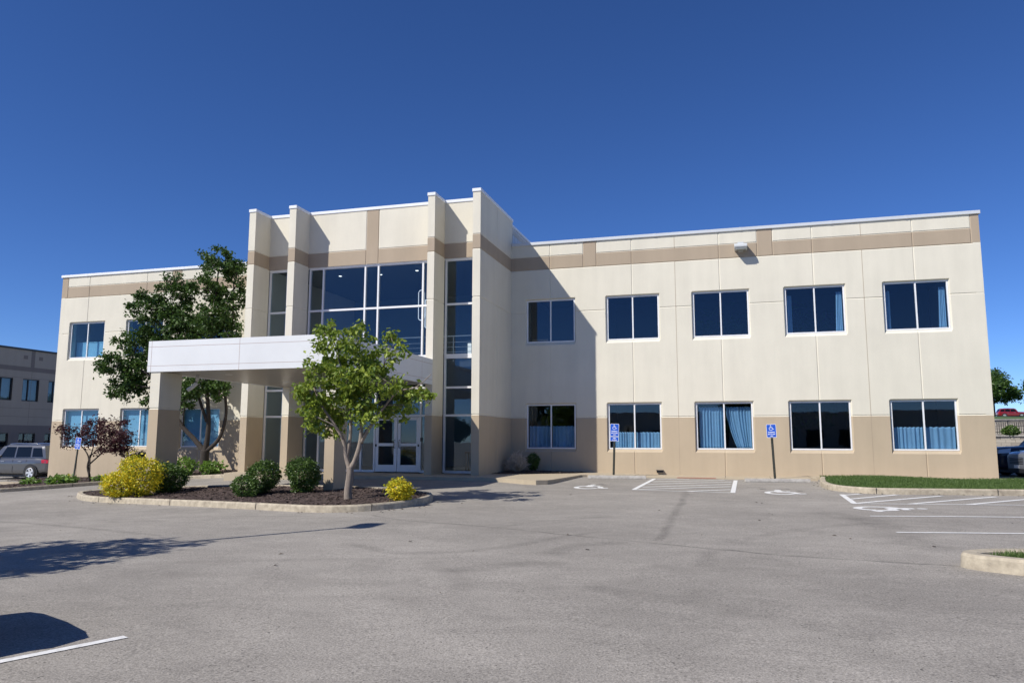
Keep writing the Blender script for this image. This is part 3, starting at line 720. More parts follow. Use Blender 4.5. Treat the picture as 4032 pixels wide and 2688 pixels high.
def chips(m, poly, n, hfn, r, lo=.03, hi=.09):
    xs = [p[0] for p in poly]; ys = [p[1] for p in poly]
    while n > 0:
        x = r.uniform(min(xs), max(xs)); y = r.uniform(min(ys), max(ys))
        if not inside((x, y), poly): continue
        n -= 1; a = r.uniform(0, 6.28); L = r.uniform(lo, hi)/2; w = L*r.uniform(.25, .5); t = r.uniform(-.35, .35); z = hfn(x, y)+.014
        c, s_ = math.cos(a), math.sin(a); dz = L*math.sin(t); e = r.uniform(-.3, .3)*w
        m.add([(x+c*L-s_*w, y+s_*L+c*w, z+dz+e), (x+c*L+s_*w, y+s_*L-c*w, z+dz-e), (x-c*L+s_*w, y-s_*L-c*w, z-dz-e), (x-c*L-s_*w, y-s_*L+c*w, z-dz+e)], [(0, 1, 2, 3)], CHIP)
chips(m, ipoly, 9000, island_h, random.Random(5))
tag(m.build('island_mulch', fixn=False), kind='structure')

# planting bed along the left wing
lb = spline([(x, y, 0) for x, y in [(-23.2, -11.2), (-19.2, -10.1), (-16.9, -9.2), (-15.9, -7.9), (-15.25, -5.7), (-14.6, -4.4), (-13.4, -3.3), (-11.6, -2.95), (-10.4, -3.6), (-9.9, -4.3)]], 6)
lb = lb[::-1][::-1]
m = MB(); kerb(m, lb, .17, .14, closed=False); kerb_joints(m, lb, 3.0); tag(m.build('planting_bed_kerb'), kind='structure')
lpoly = [(p.x, p.y) for p in offset_loop(lb, .1, False)] + [(-9.95, -.2), (-23.0, -.2), (-23.2, -2.6), (-20.3, -3.4), (-19.6, -6.5), (-21.5, -10.4)]
def lbed_h(x, y):
    t = max(0, min(1, (y+3.2)/3.0)); w = max(0, min(1, (x+19)/6)); base = gz(x, y)+.10
    return base+(max(0, (-.10-base))*t*w)+rnd.uniform(-.012, .012)
m = MB(); bed(m, lpoly, .12, lbed_h, MULCH); chips(m, lpoly, 5000, lbed_h, random.Random(6), .05, .12)
tag(m.build('planting_bed_mulch', fixn=False), kind='structure')
# concrete walk at the left end
def slab(name, poly, h, mtl=WALK, step=.5, drop=.3):
    P = []
    for i in range(len(poly)):
        a = Vector((*poly[i], 0)); c = Vector((*poly[(i+1) % len(poly)], 0)); k = max(1, int((c-a).length/step)); P += [a+(c-a)*j/k for j in range(k)]
    hh = h if callable(h) else (lambda x, y: gz(x, y)+h)
    bm = bmesh.new(); vt = [bm.verts.new((p.x, p.y, hh(p.x, p.y))) for p in P]; e = [bm.edges.new((vt[i], vt[(i+1) % len(vt)])) for i in range(len(vt))]
    bmesh.ops.triangle_fill(bm, use_beauty=True, edges=e)
    vb = [bm.verts.new((p.x, p.y, hh(p.x, p.y)-drop)) for p in P]
    for i in range(len(vt)): bm.faces.new((vt[i], vb[i], vb[(i+1) % len(vt)], vt[(i+1) % len(vt)]))
    bmesh.ops.recalc_face_normals(bm, faces=bm.faces); me = bpy.data.meshes.new(name); bm.to_mesh(me); bm.free(); me.materials.append(mtl)
    o = bpy.data.objects.new(name, me); COL.objects.link(o); return tag(o, kind='structure')
slab('left_walk', [(-23.0, -2.5), (-20.4, -3.3), (-19.7, -6.4), (-21.4, -10.3), (-23.1, -11.0), (-30, -11.5), (-30, -2.5)], .05)
# entrance walk and the sidewalk along the right wing
def walk_h(x, y):
    if x < 0.5: return -.008
    t = max(0, min(1, (x-4.6)/1.6)) * max(0, 1-max(0, (x-9.6))/1.6)
    t = max(0, min(1, t)); hi = -.005-.022*max(0, x-2)/3 if x < 5 else -.03
    q = max(0, min(1, (-y-3.8)/2.8)) if x < 4 else 0
    return (hi*(1-t)+(gz(x, y)+.012)*t)-.0*q
ew = [(-9.95, -4.25), (-9.6, -5.3), (.6, -5.45), (1.4, -5.75), (2.3, -6.45), (2.75, -6.62), (3.05, -6.35), (3.12, -5.9), (3.32, -2.2), (3.5, -2.08), (11.38, -2.05), (11.38, -1.0), (18.9, -1.25), (18.9, -.002), (3.1, -.002), (2.9, -.9), (2.2, -1.7), (1.2, -2.3), (.35, -2.6), (.003, -2.75), (.003, -3.02), (-9.59, -3.02), (-9.95, -3.6)]
o = slab('sidewalk', ew, walk_h, drop=.35); o.modifiers.new('b', 'BEVEL').width = .012
m = MB()
for x in (5.15, 8.35, 9.9, 11.2): m.add([(x-.006, -2.05, walk_h(x, -2)+.003), (x+.006, -2.05, walk_h(x, -2)+.003), (x+.006, -.01, walk_h(x, -.1)+.003), (x-.006, -.01, walk_h(x, -.1)+.003)], [(0, 1, 2, 3)], SOIL)
for x in (-8.2, -6.7, -5.2, -3.7, -2.2, -.7): m.add([(x-.006, -5.3, -.004), (x+.006, -5.3, -.004), (x+.006, -3.1, -.004), (x-.006, -3.1, -.004)], [(0, 1, 2, 3)], SOIL)
tag(m.build('sidewalk_joints', fixn=False), kind='structure')
m = MB(); yy = -2.04
for i in range(26):
    for j in range(4):
        x = 6.75+i*.05; y = yy+.05+j*.09; m.box(x-.014, x+.014, y-.014, y+.014, walk_h(x, y)+.004, walk_h(x, y)+.013, BRICKR)
m.add([(6.7, yy, walk_h(6.7, yy)+.004), (8.05, yy, walk_h(8.05, yy)+.004), (8.05, yy+.42, walk_h(8, yy+.4)+.004), (6.7, yy+.42, walk_h(6.7, yy+.4)+.004)], [(0, 1, 2, 3)], BRICKR)
tag(m.build('tactile_ramp_strip', fixn=False), kind='structure')
cpoly = [(.02, -.02), (3.08, -.02), (2.88, -.95), (2.2, -1.72), (1.2, -2.32), (.35, -2.62), (.02, -2.76)]
ch_ = lambda x, y: .0+.05*math.exp(-((x-1)/.9)**2-((y+.9)/.9)**2)+rnd.uniform(-.01, .012)
m = MB(); bed(m, cpoly, .09, ch_, MULCH); chips(m, cpoly, 900, ch_, random.Random(7), .04, .1); tag(m.build('corner_bed_mulch', fixn=False), kind='structure')
# lawn bed on the right
rl = spline([(x, y, 0) for x, y in [(11.45, -2.0), (11.32, -3.2), (11.18, -5.2), (11.35, -6.7), (11.95, -7.55), (12.7, -7.72), (14.2, -7.5), (15.8, -7.28), (18.5, -6.9), (24, -6.1)]], 6)
m = MB(); kerb(m, rl, .17, .155, closed=False); kerb_joints(m, rl, 2.9); tag(m.build('lawn_kerb'), kind='structure')
rpoly = [(p.x, p.y) for p in offset_loop(rl, .1, False)] + [(24, -1.3), (11.4, -1.05)]
rh = lambda x, y: gz(x, y)+.125+.03*math.sin(x*1.3)*math.sin(y*.9)
def grass(name, poly, n, hfn, r, hmin, hmax, edge=.0):
    xs = [p[0] for p in poly]; ys = [p[1] for p in poly]; vs = []; fs = []
    while n > 0:
        x = r.uniform(min(xs), max(xs)); y = r.uniform(min(ys), max(ys))
        if not inside((x, y), poly): continue
        n -= 1; h = r.uniform(hmin, hmax)*(1.5 if r.random() < .04 else 1); a = r.uniform(0, 6.28); w = r.uniform(.004, .008); lx = r.gauss(0, .35)*h; ly = r.gauss(0, .35)*h; z = hfn(x, y)-.01
        c, s_ = math.cos(a)*w, math.sin(a)*w; k = len(vs)
        vs += [(x-c, y-s_, z), (x+c, y+s_, z), (x+c*.6+lx*.45, y+s_*.6+ly*.45, z+h*.65), (x-c*.6+lx*.45, y-s_*.6+ly*.45, z+h*.65), (x+lx, y+ly, z+h)]
        fs += [(k, k+1, k+2, k+3), (k+3, k+2, k+4)]
    m = MB(); m.add(vs, fs, GRASSB); return tag(m.build(name, fixn=False), 'mown green grass filling the kerbed bed' if 'lawn' in name else 'tufty green grass inside the small rounded kerb island', 'grass', kind='stuff')
m = MB(); bed(m, [(p.x, p.y) for p in offset_loop(rl, .16, False)] + [(24, -1.3), (11.5, -1.1)], .1, lambda x, y: rh(x, y)-.015, GRASSG); tag(m.build('lawn_soil', fixn=False), kind='structure')
vis = [p for p in rpoly if p[0] < 19.5] + []
gp = [(p.x, p.y) for p in offset_loop(rl, .17, False) if p.x < 19.2] + [(19.2, -1.35), (11.5, -1.12)]
grass('lawn_grass', gp, 42000, rh, random.Random(8), .04, .085)
# kerbed island at the right edge of the picture
ri = spline([(x, y, 0) for x, y in [(17.5, -17.2), (15.2, -18.1), (13.2, -18.75), (12.1, -19.02), (11.6, -19.17), (11.32, -19.42), (11.36, -19.7), (11.75, -20.0), (12.5, -20.4), (13.6, -20.9), (15.5, -21.6), (17.5, -22.2)]], 8)
m = MB(); kerb(m, ri, .20, .17, closed=False); tag(m.build('corner_island_kerb'), kind='structure')
ripoly = [(p.x, p.y) for p in offset_loop(ri, .12, False)]
rih = lambda x, y: gz(x, y)+.10+.05*min(1, max(0, (x-11.9)/1.2))
m = MB(); bed(m, ripoly, .1, lambda x, y: rih(x, y)-.02, SOIL); tag(m.build('corner_island_soil', fixn=False), kind='structure')
gp = [p for p in [(q.x, q.y) for q in offset_loop(ri, .28, False)] if p[0] < 15.2]
grass('island_grass', gp, 17000, rih, random.Random(9), .05, .12)

# ---- painted markings
m = MB()
def seg(a, c, w=.135): strip(m, [a, c], w, PAINT)
for a, c in (((6.09, -2.72), (7.17, -2.5)), ((6.07, -4.25), (8.35, -2.72)), ((6.06, -5.5), (8.58, -3.64)), ((6.04, -6.78), (8.58, -4.80)), ((6.03, -7.72), (8.58, -5.86)), ((7.45, -8.1), (8.58, -7.13))): seg(a, c)
for a, c, w in (((5.93, -7.85), (5.99, -2.55), .13), ((8.64, -8.35), (8.71, -2.6), .13), ((5.9, -7.86), (8.68, -8.32), .09)): seg(a, c, w)
for a, c in (((11.38, -8.45), (11.86, -7.86)), ((11.38, -9.7), (12.75, -7.86)), ((11.35, -10.9), (13.74, -8.0)), ((12.44, -10.83), (14.98, -7.9)), ((13.66, -10.62), (16.2, -7.7)), ((14.9, -10.4), (17.4, -7.5))): seg(a, c)
seg((11.36, -8.2), (11.29, -11.0), .13); seg((11.24, -11.03), (20, -9.55), .10)
seg((11.18, -13.80), (20, -12.25), .10); seg((11.18, -16.32), (20, -14.9), .10)
seg((3.16, -25.95), (3.83, -24.53), .10); seg((1.9, -28.6), (3.16, -25.95), .10)
tag(m.build('painted_lines', fixn=False), kind='structure')
def thick(pts, w):
    P = [Vector((*p, 0)) for p in pts]; out = []
    for s_ in (1, -1):
        row = []
        for i, p in enumerate(P):
            d = (P[min(i+1, len(P)-1)]-P[max(i-1, 0)]).normalized(); row.append((p.x-d.y*w/2*s_, p.y+d.x*w/2*s_))
        out += row if s_ > 0 else row[::-1]
    return out, len(P)
def wheelchair(w=.085):
    """access symbol in a unit box: list of quads (u,v)"""
    q = []
    def poly(pts, ww):
        o, n = thick(pts, ww); q.extend([(o[i], o[i+1], o[2*n-2-i], o[2*n-1-i]) for i in range(n-1)])
    k = 14; c = (.40, .905)
    for i in range(k): t0, t1 = 6.2832*i/k, 6.2832*(i+1)/k; q.append((c, (c[0]+.075*math.cos(t0), c[1]+.075*math.sin(t0)), (c[0]+.075*math.cos(t1), c[1]+.075*math.sin(t1))))
    poly([(.39, .80), (.41, .46)], w*1.2); poly([(.36, .47), (.70, .47)], w); poly([(.40, .645), (.66, .645)], w*.8); poly([(.69, .49), (.83, .17)], w); poly([(.81, .18), (.97, .245)], w*.85)
    arc = [R(t) for t in range(112, 345, 12)]; poly([(.445+.285*math.cos(t), .315+.285*math.sin(t)) for t in arc], w*.9)
    return q
def ground_symbol(o, ux, uy, name='painted_access_symbol'):
    m = MB()
    for f in wheelchair(.135):
        vs = []
        for u, v in f:
            x = o[0]+ux[0]*u+uy[0]*v; y = o[1]+ux[1]*u+uy[1]*v; vs.append((x, y, gz(x, y)+.006))
        m.add(vs, [tuple(range(len(vs)))], PAINT)
    tag(m.build(name, fixn=False), kind='structure')
ground_symbol((3.95, -7.75), (1.2, -.1), (.05, 1.75)); ground_symbol((9.32, -8.55), (1.2, -.1), (.05, 1.75)); ground_symbol((11.1, -11.6), (.1, -1.35), (1.45, .15))
r_ = random.Random(90)
m = MB(); OIL = mat('oil_spot', (0.13, 0.12, 0.11), 0.6, var=.8, vscale=7, col2=(0.27, 0.255, 0.23))
for i in range(26):
    if i < 10: x, y = r_.uniform(3.7, 5.6), r_.uniform(-7, -4)
    elif i < 17: x, y = r_.uniform(9.2, 10.9), r_.uniform(-7.5, -4.5)
    else: x, y = r_.uniform(12.5, 19), r_.choice((-15.0, -17.4, -12.3))+r_.uniform(-.5, .5)
    rad = r_.uniform(.02, .10); q = [(x+rad*r_.uniform(.7, 1.2)*math.cos(k*.57), y+rad*r_.uniform(.7, 1.2)*math.sin(k*.57)) for k in range(11)]
    m.add([(u, v, gz(u, v)+.0075) for u, v in q], [tuple(range(11))], OIL)
tag(m.build('oil_spots', fixn=False), kind='structure')
m = MB(); DRYL = mat('dry_leaf', (0.10, 0.065, 0.035), 0.8, island=1.0, col2=(0.05, 0.035, 0.025)); pts_ = []
for i in range(150):
    j = r_.random()
    if j < .45: p = r_.choice(isl); p = (p.x+r_.uniform(-.35, .1)*(1 if p.x < -3 else -1), p.y-r_.uniform(.03, .25))
    elif j < .7: p = r_.choice(rl); p = (p.x-r_.uniform(.02, .2), p.y-r_.uniform(.02, .2))
    else: p = (r_.uniform(-4, 14), r_.uniform(-24, -9))
    pts_.append(p)
for x, y in pts_:
    if inside((x, y), ipoly): continue
    a_ = r_.uniform(0, 6.28); L_ = r_.uniform(.02, .05); c_, s_ = math.cos(a_)*L_, math.sin(a_)*L_; z = gz(x, y)+.008
    m.add([(x-c_, y-s_, z), (x+s_*.4, y-c_*.4, z+.012), (x+c_, y+s_, z+.004), (x-s_*.4, y+c_*.4, z+.014)], [(0, 1, 2, 3)], DRYL)
tag(m.build('leaf_litter', fixn=False), 'scattered dry leaf bits lying on the asphalt and along the kerbs', 'leaf litter', kind='stuff')

# ------------------------------------------------------------------ foliage
def leaves(m, pts, size, r, material, droop=.5, ratio=.5, jitter=.35):
    """one folded four-sided leaf per point"""
    n = len(pts); P = np.array(pts, float); g = np.random.default_rng(r.randint(0, 10**6))
    d = g.normal(size=(n, 3)); d[:, 2] = d[:, 2]*.6-droop; d /= np.linalg.norm(d, axis=1)[:, None]
    q = g.normal(size=(n, 3)); q[:, 2] += .6; sd_ = np.cross(d, q); sd_ /= np.linalg.norm(sd_, axis=1)[:, None]; up = np.cross(sd_, d)
    L = size*(1+g.uniform(-jitter, jitter, n))[:, None]; Wd = L*ratio/2
    a = P; t = P+d*L; l = P+d*L*.45+sd_*Wd+up*L*.10; rr = P+d*L*.45-sd_*Wd+up*L*.10
    vs = np.stack([a, rr, t, l], 1).reshape(-1, 3); m.add(vs.tolist(), [(4*i, 4*i+1, 4*i+2, 4*i+3) for i in range(n)], material)
def clumps(lobes, dens, cr, k, r, shell=.55):
    """leaf positions gathered in sprays inside ellipsoid lobes; returns points and spray centres per lobe"""
    pts = []; cents = []
    for (x, y, z, R_, *rest) in lobes:
        sx, sy, sz = (rest[0] if rest else (1, 1, .9)); nc = max(3, int(dens*R_**2)); cs = []
        for _ in range(nc):
            while True:
                v = Vector((r.uniform(-1, 1), r.uniform(-1, 1), r.uniform(-1, 1)))
                if .15 < v.length < 1: break
            v = v.normalized()*v.length**shell
            c = Vector((x+v.x*R_*sx, y+v.y*R_*sy, z+v.z*R_*sz)); cs.append(c); e = cr*r.uniform(.6, 1.4)
            for _ in range(int(k*r.uniform(.6, 1.4))):
                pts.append((c.x+r.gauss(0, e*.5), c.y+r.gauss(0, e*.5), c.z+r.gauss(0, e*.38)))
        cents.append(cs)
    return pts, cents
def wig(a, c, r, amt, n=5):
    a, c = Vector(a), Vector(c); L = (c-a).length; out = []
    for i in range(n+1):
        t = i/n; p = a.lerp(c, t)
        if 0 < i < n: p += Vector((r.gauss(0, 1), r.gauss(0, 1), r.gauss(0, .6)))*amt*L
        out.append(p)
    return out
def twigs(m, lobes, cents, limbs, r, bark, r0, per=6):
    ends = [p for l in limbs for p in l[len(l)//3:]]
    for (x, y, z, R_, *_), cs in zip(lobes, cents):
        c0 = Vector((x, y, z)); s_ = min(ends, key=lambda p: (p-c0).length+max(0, p.z-c0.z)*1.5)
        main = wig(s_, c0, r, .06, 4); m.tube(main, [r0*(1-.12*i) for i in range(5)], bark, 6)
        for c in r.sample(cs, min(per, len(cs))):
            st = main[r.randint(2, 4)]; w = wig(st, c, r, .08, 3); m.tube(w, [r0*.45, r0*.35, r0*.25, r0*.12], bark, 5, False)
def tree(name, base, label, cat, limbs, lobes, bark, leafm, size, dens, cr, k, seed, r0=.03, droop=.5, ratio=.5, per=6, group=None, shell=.55):
    r = random.Random(seed); root = empty(name, base, 0, label, cat, group); m = MB(); L = []
    for pts, rad in limbs:
        sp = spline(pts, 5); n = len(sp); L.append(sp)
        m.tube(sp, [rad[0]+(rad[1]-rad[0])*(i/(n-1))**.8 for i in range(n)], bark, 10)
    lp, cents = clumps(lobes, dens, cr, k, r, shell); twigs(m, lobes, cents, L, r, bark, r0, per)
    adopt(m.build('trunk', smooth=True), root); f = MB(); leaves(f, lp, size, r, leafm, droop, ratio)
    adopt(f.build('crown', fixn=False), root); return root

# tall forked tree behind the canopy
BIG = [(-12.91,-2.0,9.02,.76),(-12.03,-1.8,8.52,.6),(-12.96,-2.7,7.62,.7),(-12.32,-1.7,7.31,.72),(-12.6,-2.5,6.5,.93),(-15.23,-1.8,7.43,.93),(-16.24,-2.4,7.16,.81),(-16.12,-1.6,6.42,.89),(-13.91,-2.2,5.83,.95),(-17.23,-1.8,5.31,.94),(-17.65,-2.5,4.46,.77),(-16.93,-1.7,4.14,.99),(-17.1,-2.3,3.5,.68),(-16.05,-2.0,3.02,.43),(-15.21,-1.8,8.31,.39),(-13.23,-2.7,3.41,.65),(-12.88,-1.7,3.47,.53),(-11.8,-2.5,5.8,.55),(-14.45,-1.8,2.82,.39),(-14.6,-2.3,6.6,.7),(-15.2,-2.1,5.2,.8),(-13.6,-2.1,4.6,.6),(-13.7,-2.4,3.1,.5),(-12.3,-2.2,3.2,.5),(-14.6,-2.0,3.9,.6),(-12.6,-1.9,4.6,.6)]
b0 = (-13.05, -2.0, -.12)
tree('leafy_tree', b0, 'tall dark green tree with a forked dark trunk behind the white canopy', 'tree',
     [([b0, (-13.05, -2.0, .3), (-13.05, -2.0, .8)], (.20, .17)),
      ([(-13.05, -2.0, .7), (-13.58, -2.0, 1.21), (-14.29, -2.05, 1.86), (-14.87, -2.1, 2.72), (-15.9, -2.2, 4.0), (-17.0, -2.2, 4.4)], (.13, .04)),
      ([(-13.05, -2.0, .7), (-12.95, -2.0, 1.4), (-12.97, -2.0, 2.32), (-13.07, -2.1, 3.64), (-12.9, -2.2, 5.15), (-12.79, -2.2, 7.06), (-12.85, -2.0, 8.6)], (.13, .03)),
      ([(-12.97, -2.0, .75), (-12.44, -1.9, 1.3), (-12.24, -1.8, 2.32), (-12.28, -1.9, 3.62), (-12.0, -2.0, 5.6), (-12.1, -1.9, 8.0)], (.10, .03)),
      ([(-13.0, -2.05, 2.0), (-13.5, -2.1, 3.2), (-14.25, -2.2, 5.19), (-15.05, -2.1, 6.78), (-15.9, -2.1, 6.9)], (.075, .025)),
      ([(-14.2, -2.05, 1.8), (-13.9, -2.4, 2.6), (-13.6, -2.5, 3.6)], (.04, .015))],
     BIG, BARK, LEAFD, .14, 42, .225, 58, 21, r0=.035, droop=.6, ratio=.62, per=7)
# small dogwood-like tree on the island
SM = [(-.85,-13.0,3.54,.46),(-1.5,-12.6,4.06,.22),(.07,-13.5,3.66,.38),(.14,-12.5,3.24,.44),(.97,-13.2,3.4,.23),(.57,-12.7,3.78,.13),(-.87,-13.7,2.82,.47),(-.85,-12.3,3.0,.52),(.74,-13.4,2.66,.44),(-1.54,-12.8,2.25,.44),(-1.43,-13.3,2.44,.27),(-1.38,-12.4,1.77,.41),(-1.07,-13.6,1.65,.21),(.09,-13.0,2.22,.39),(.95,-12.6,2.39,.35),(1.77,-13.5,2.27,.2),(.62,-12.5,1.86,.28),(-.4,-13.2,2.32,.41),(-.83,-12.7,1.48,.18),(.57,-13.7,1.72,.21),(-1.33,-12.3,4.16,.16),(1.92,-13.4,2.33,.1),(.3,-13.0,2.9,.4),(-.6,-12.7,1.95,.33),(.2,-13.4,1.95,.28),(-.15,-13.5,2.6,.4),(-1.1,-13.2,2.05,.3),(-1.2,-12.6,1.55,.2),(1.15,-13.0,2.05,.22)]
b1 = (-.28, -13.05, -.27)
tree('ornamental_tree', b1, 'small bright green tree with pale forked trunk on the mulch island', 'tree',
     [([b1, (-.29, -13.05, .0), (-.25, -13.05, .37), (-.26, -13.05, .58)], (.105, .085)),
      ([(-.26, -13.05, .5), (-.36, -13.05, .78), (-.44, -13.1, 1.21), (-.7, -13.15, 1.64), (-1.01, -13.2, 2.07), (-1.29, -13.2, 2.62)], (.07, .018)),
      ([(-.26, -13.05, .5), (-.12, -13.05, .75), (-.02, -13.0, 1.21), (-.03, -12.95, 1.74), (.06, -13.0, 2.16), (.34, -13.0, 2.59), (.56, -13.0, 3.01)], (.075, .018)),
      ([(-.36, -13.05, .80), (-.30, -13.0, 1.32), (-.35, -12.95, 1.96), (-.49, -12.9, 2.6), (-.75, -12.9, 3.26), (-.77, -12.9, 3.7)], (.05, .012)),
      ([(0, -13.0, 1.15), (.25, -13.1, 1.48), (.59, -13.1, 1.95), (1.04, -13.2, 2.36), (1.55, -13.3, 2.46), (1.95, -13.35, 2.75)], (.045, .008)),
      ([(-.03, -12.95, 1.7), (-.02, -12.9, 2.7), (-.1, -13.1, 3.46)], (.035, .01)),
      ([(-.44, -13.1, 1.2), (-.5, -13.3, 1.5), (-.9, -13.5, 1.75), (-1.3, -13.4, 1.9)], (.03, .008)),
      ([(-.02, -13.0, 1.2), (.1, -12.7, 1.6), (.5, -12.5, 1.9), (1.0, -12.4, 2.2)], (.03, .008))],
     SM, BARKL, LEAFB, .118, 92, .155, 32, 22, r0=.011, droop=.75, ratio=.6, per=8, shell=.6)
# maroon maple
MP = [(-18.54,-4.2,1.65,.3),(-18.25,-3.8,1.47,.41),(-16.74,-4.7,1.2,.43),(-17.34,-3.7,1.66,.45),(-16.09,-4.4,1.64,.4),(-16.05,-3.9,1.29,.55),(-14.92,-4.6,1.46,.28),(-16.11,-4.2,.94,.47),(-15.72,-3.8,.75,.4),(-15.4,-3.9,1.03,.35),(-17.08,-3.7,1.29,.33),(-17.82,-4.4,1.02,.26),(-15.3,-4.2,1.25,.35),(-15.75,-4.0,1.95,.3),(-16.75,-4.1,1.85,.35)]
MP = [(x, y, z, r_, (1.1, 1, .62)) for x, y, z, r_ in MP]
b2 = (-16.85, -4.2, -.47)
tree('maroon_maple', b2, 'low maroon-leaved maple with a thin twisted trunk by the left corner', 'tree',
     [([b2, (-16.9, -4.2, -.2), (-17.0, -4.2, .1), (-16.95, -4.2, .4), (-16.9, -4.2, .6)], (.055, .04)),
      ([(-16.86, -4.25, -.3), (-16.84, -4.25, .0), (-16.9, -4.22, .45)], (.03, .025)),
      ([(-16.95, -4.2, .3), (-17.09, -4.2, .66), (-17.59, -4.2, 1.1), (-18.2, -4.2, 1.5)], (.035, .012)),
      ([(-16.9, -4.2, .5), (-16.75, -4.2, 1.1), (-16.8, -4.1, 1.6)], (.03, .012)),
      ([(-16.95, -4.2, .2), (-16.42, -4.2, .6), (-16.01, -4.2, .95), (-15.3, -4.2, 1.3)], (.035, .012)),
      ([(-16.9, -4.2, .55), (-16.3, -4.1, 1.1), (-16.0, -4.0, 1.5)], (.022, .01))],
     MP, BARK, LEAFM, .12, 72, .2, 30, 23, r0=.012, droop=.25, ratio=.42, per=5)
# shrubs
def shrub(name, c, rad, label, leafm, n, size, seed, group=None, spiky=0, cat='shrub', stems=True, droop=.0):
    r = random.Random(seed); g = c[2]; root = empty(name, (c[0], c[1], g), 0, label, cat, group); pts = []; m = MB()
    bumps = [(Vector((r.gauss(0, 1), r.gauss(0, 1), r.gauss(0, 1))).normalized(), r.uniform(-.26, .20)) for _ in range(18)]
    for _ in range(n):
        v = Vector((r.gauss(0, 1), r.gauss(0, 1), r.gauss(0, 1))).normalized(); q = 1.0
        for d, a in bumps: q += a*max(0, v.dot(d))**6
        if spiky and r.random() < .3: q += r.uniform(0, spiky)
        t = r.uniform(.55, 1.0)**.45; x, y, z = v.x*rad[0]*q*t, v.y*rad[1]*q*t, v.z*rad[2]*q*t
        zz = rad[2]*.92+z
        if zz < .02: continue
        pts.append((c[0]+x*(1-.25*max(0, -v.z)), c[1]+y*(1-.25*max(0, -v.z)), g+zz))
    leaves(m, pts, size, r, leafm, droop, .55); adopt(m.build('foliage', fixn=False), root)
    if stems:
        s_ = MB()
        for _ in range(9):
            a = r.uniform(0, 6.28); e = r.uniform(.2, .75); s_.tube(wig((c[0]+.05*math.cos(a), c[1]+.05*math.sin(a), g-.05), (c[0]+rad[0]*e*math.cos(a), c[1]+rad[1]*e*math.sin(a), g+rad[2]*r.uniform(.8, 1.5)), r, .05, 4), [.016, .013, .011, .008, .005], BARK, 5)
        adopt(s_.build('stem'), root)
    return root
ih = lambda x, y: island_h(x, y)-.02
GI = 'clipped green shrubs on the mulch island'
def two_lobes(name, a, ra, c, rc, label, leafm, n1, n2, size, seed, spiky=0, group=None):
    root = shrub(name, a, ra, label, leafm, n1, size, seed, group, spiky); r2 = shrub(name, c, rc, 'x', leafm, n2, size, seed+1, group, spiky)
    for ch in list(r2.children):
        w = Matrix.Translation(r2.location) @ ch.matrix_parent_inverse; adopt(ch, root)
    bpy.data.objects.remove(r2); return root
two_lobes('golden_shrub', (-7.28, -12.05, -.36), (.56, .48, .55), (-7.86, -12.2, -.40), (.56, .46, .38), 'large golden yellow barberry bush at the left end of the island', LEAFY, 3800, 2900, .07, 31, spiky=.28, group='golden yellow shrubs on the island')
shrub('golden_shrub', (1.23, -13.35, ih(1.23, -13.35)), (.30, .28, .27), 'small golden yellow barberry bush at the right end of the island', LEAFY, 1900, .065, 33, 'golden yellow shrubs on the island', .35)
shrub('green_shrub', (-7.22, -11.1, ih(-7.2, -11.1)), (.58, .52, .47), 'clipped green shrub just right of the large yellow bush', LEAFS, 6500, .062, 34, GI, .14)
two_lobes('green_shrub', (-3.4, -12.0, ih(-3.4, -12.0)), (.52, .45, .49), (-3.45, -12.6, ih(-3.4, -12.6)), (.38, .32, .30), 'clipped green double-lobed shrub in front of the second pier', LEAFS, 5600, 2600, .06, 35, .14, GI)
shrub('green_shrub', (-2.33, -11.75, ih(-2.33, -11.75)), (.48, .44, .47), 'round clipped green shrub beside the right canopy column', LEAFS, 5600, .06, 37, GI, .14)
shrub('evergreen_shrub', (-15.1, -3.4, lbed_h(-15.1, -3.4)-.02), (.75, .6, .62), 'grey-green evergreen shrub behind the large yellow bush', LEAFG, 3600, .10, 38, spiky=.3)
shrub('broadleaf_plant', (-13.75, -2.4, lbed_h(-13.7, -2.4)), (.55, .4, .36), 'loose light green plants at the left foot of the forked tree', HOSTA, 420, .17, 39, 'light green plants at the foot of the forked tree', .5, 'plant')
shrub('broadleaf_plant', (-12.4, -2.35, lbed_h(-12.4, -2.4)), (.45, .4, .28), 'light green leafy plant at the right foot of the forked tree', HOSTA, 420, .17, 40, 'light green plants at the foot of the forked tree', .4, 'plant')
shrub('low_hosta', (-16.3, -6.1, lbed_h(-16.3, -6.1)-.03), (.55, .5, .20), 'wide low hosta clump near the kerb left of the sign', HOSTA, 330, .17, 41, 'hosta clumps in the left planting bed', .1, 'plant', False, .3)
shrub('low_hosta', (-18.6, -5.4, lbed_h(-18.6, -5.4)-.03), (.36, .32, .13), 'small low hosta clump at the far left end of the bed', HOSTA, 170, .15, 42, 'hosta clumps in the left planting bed', .1, 'plant', False, .3)
shrub('low_hosta', (-16.1, -4.4, lbed_h(-16.1, -4.4)-.03), (.42, .3, .13), 'small low hosta clump at the foot of the maroon maple', HOSTA, 170, .14, 43, 'hosta clumps in the left planting bed', .1, 'plant', False, .3)
shrub('yellow_sprig', (-16.3, -5.8, lbed_h(-16.3, -5.8)), (.12, .1, .2), 'tiny yellow sprig at the base of the left parking sign', LEAFY, 90, .07, 44, cat='plant', stems=False)
shrub('green_shrub', (1.10, -.62, .03), (.29, .30, .36), 'dark green shrub in the shaded corner, right of the dry bush', LEAFS, 2000, .06, 45)
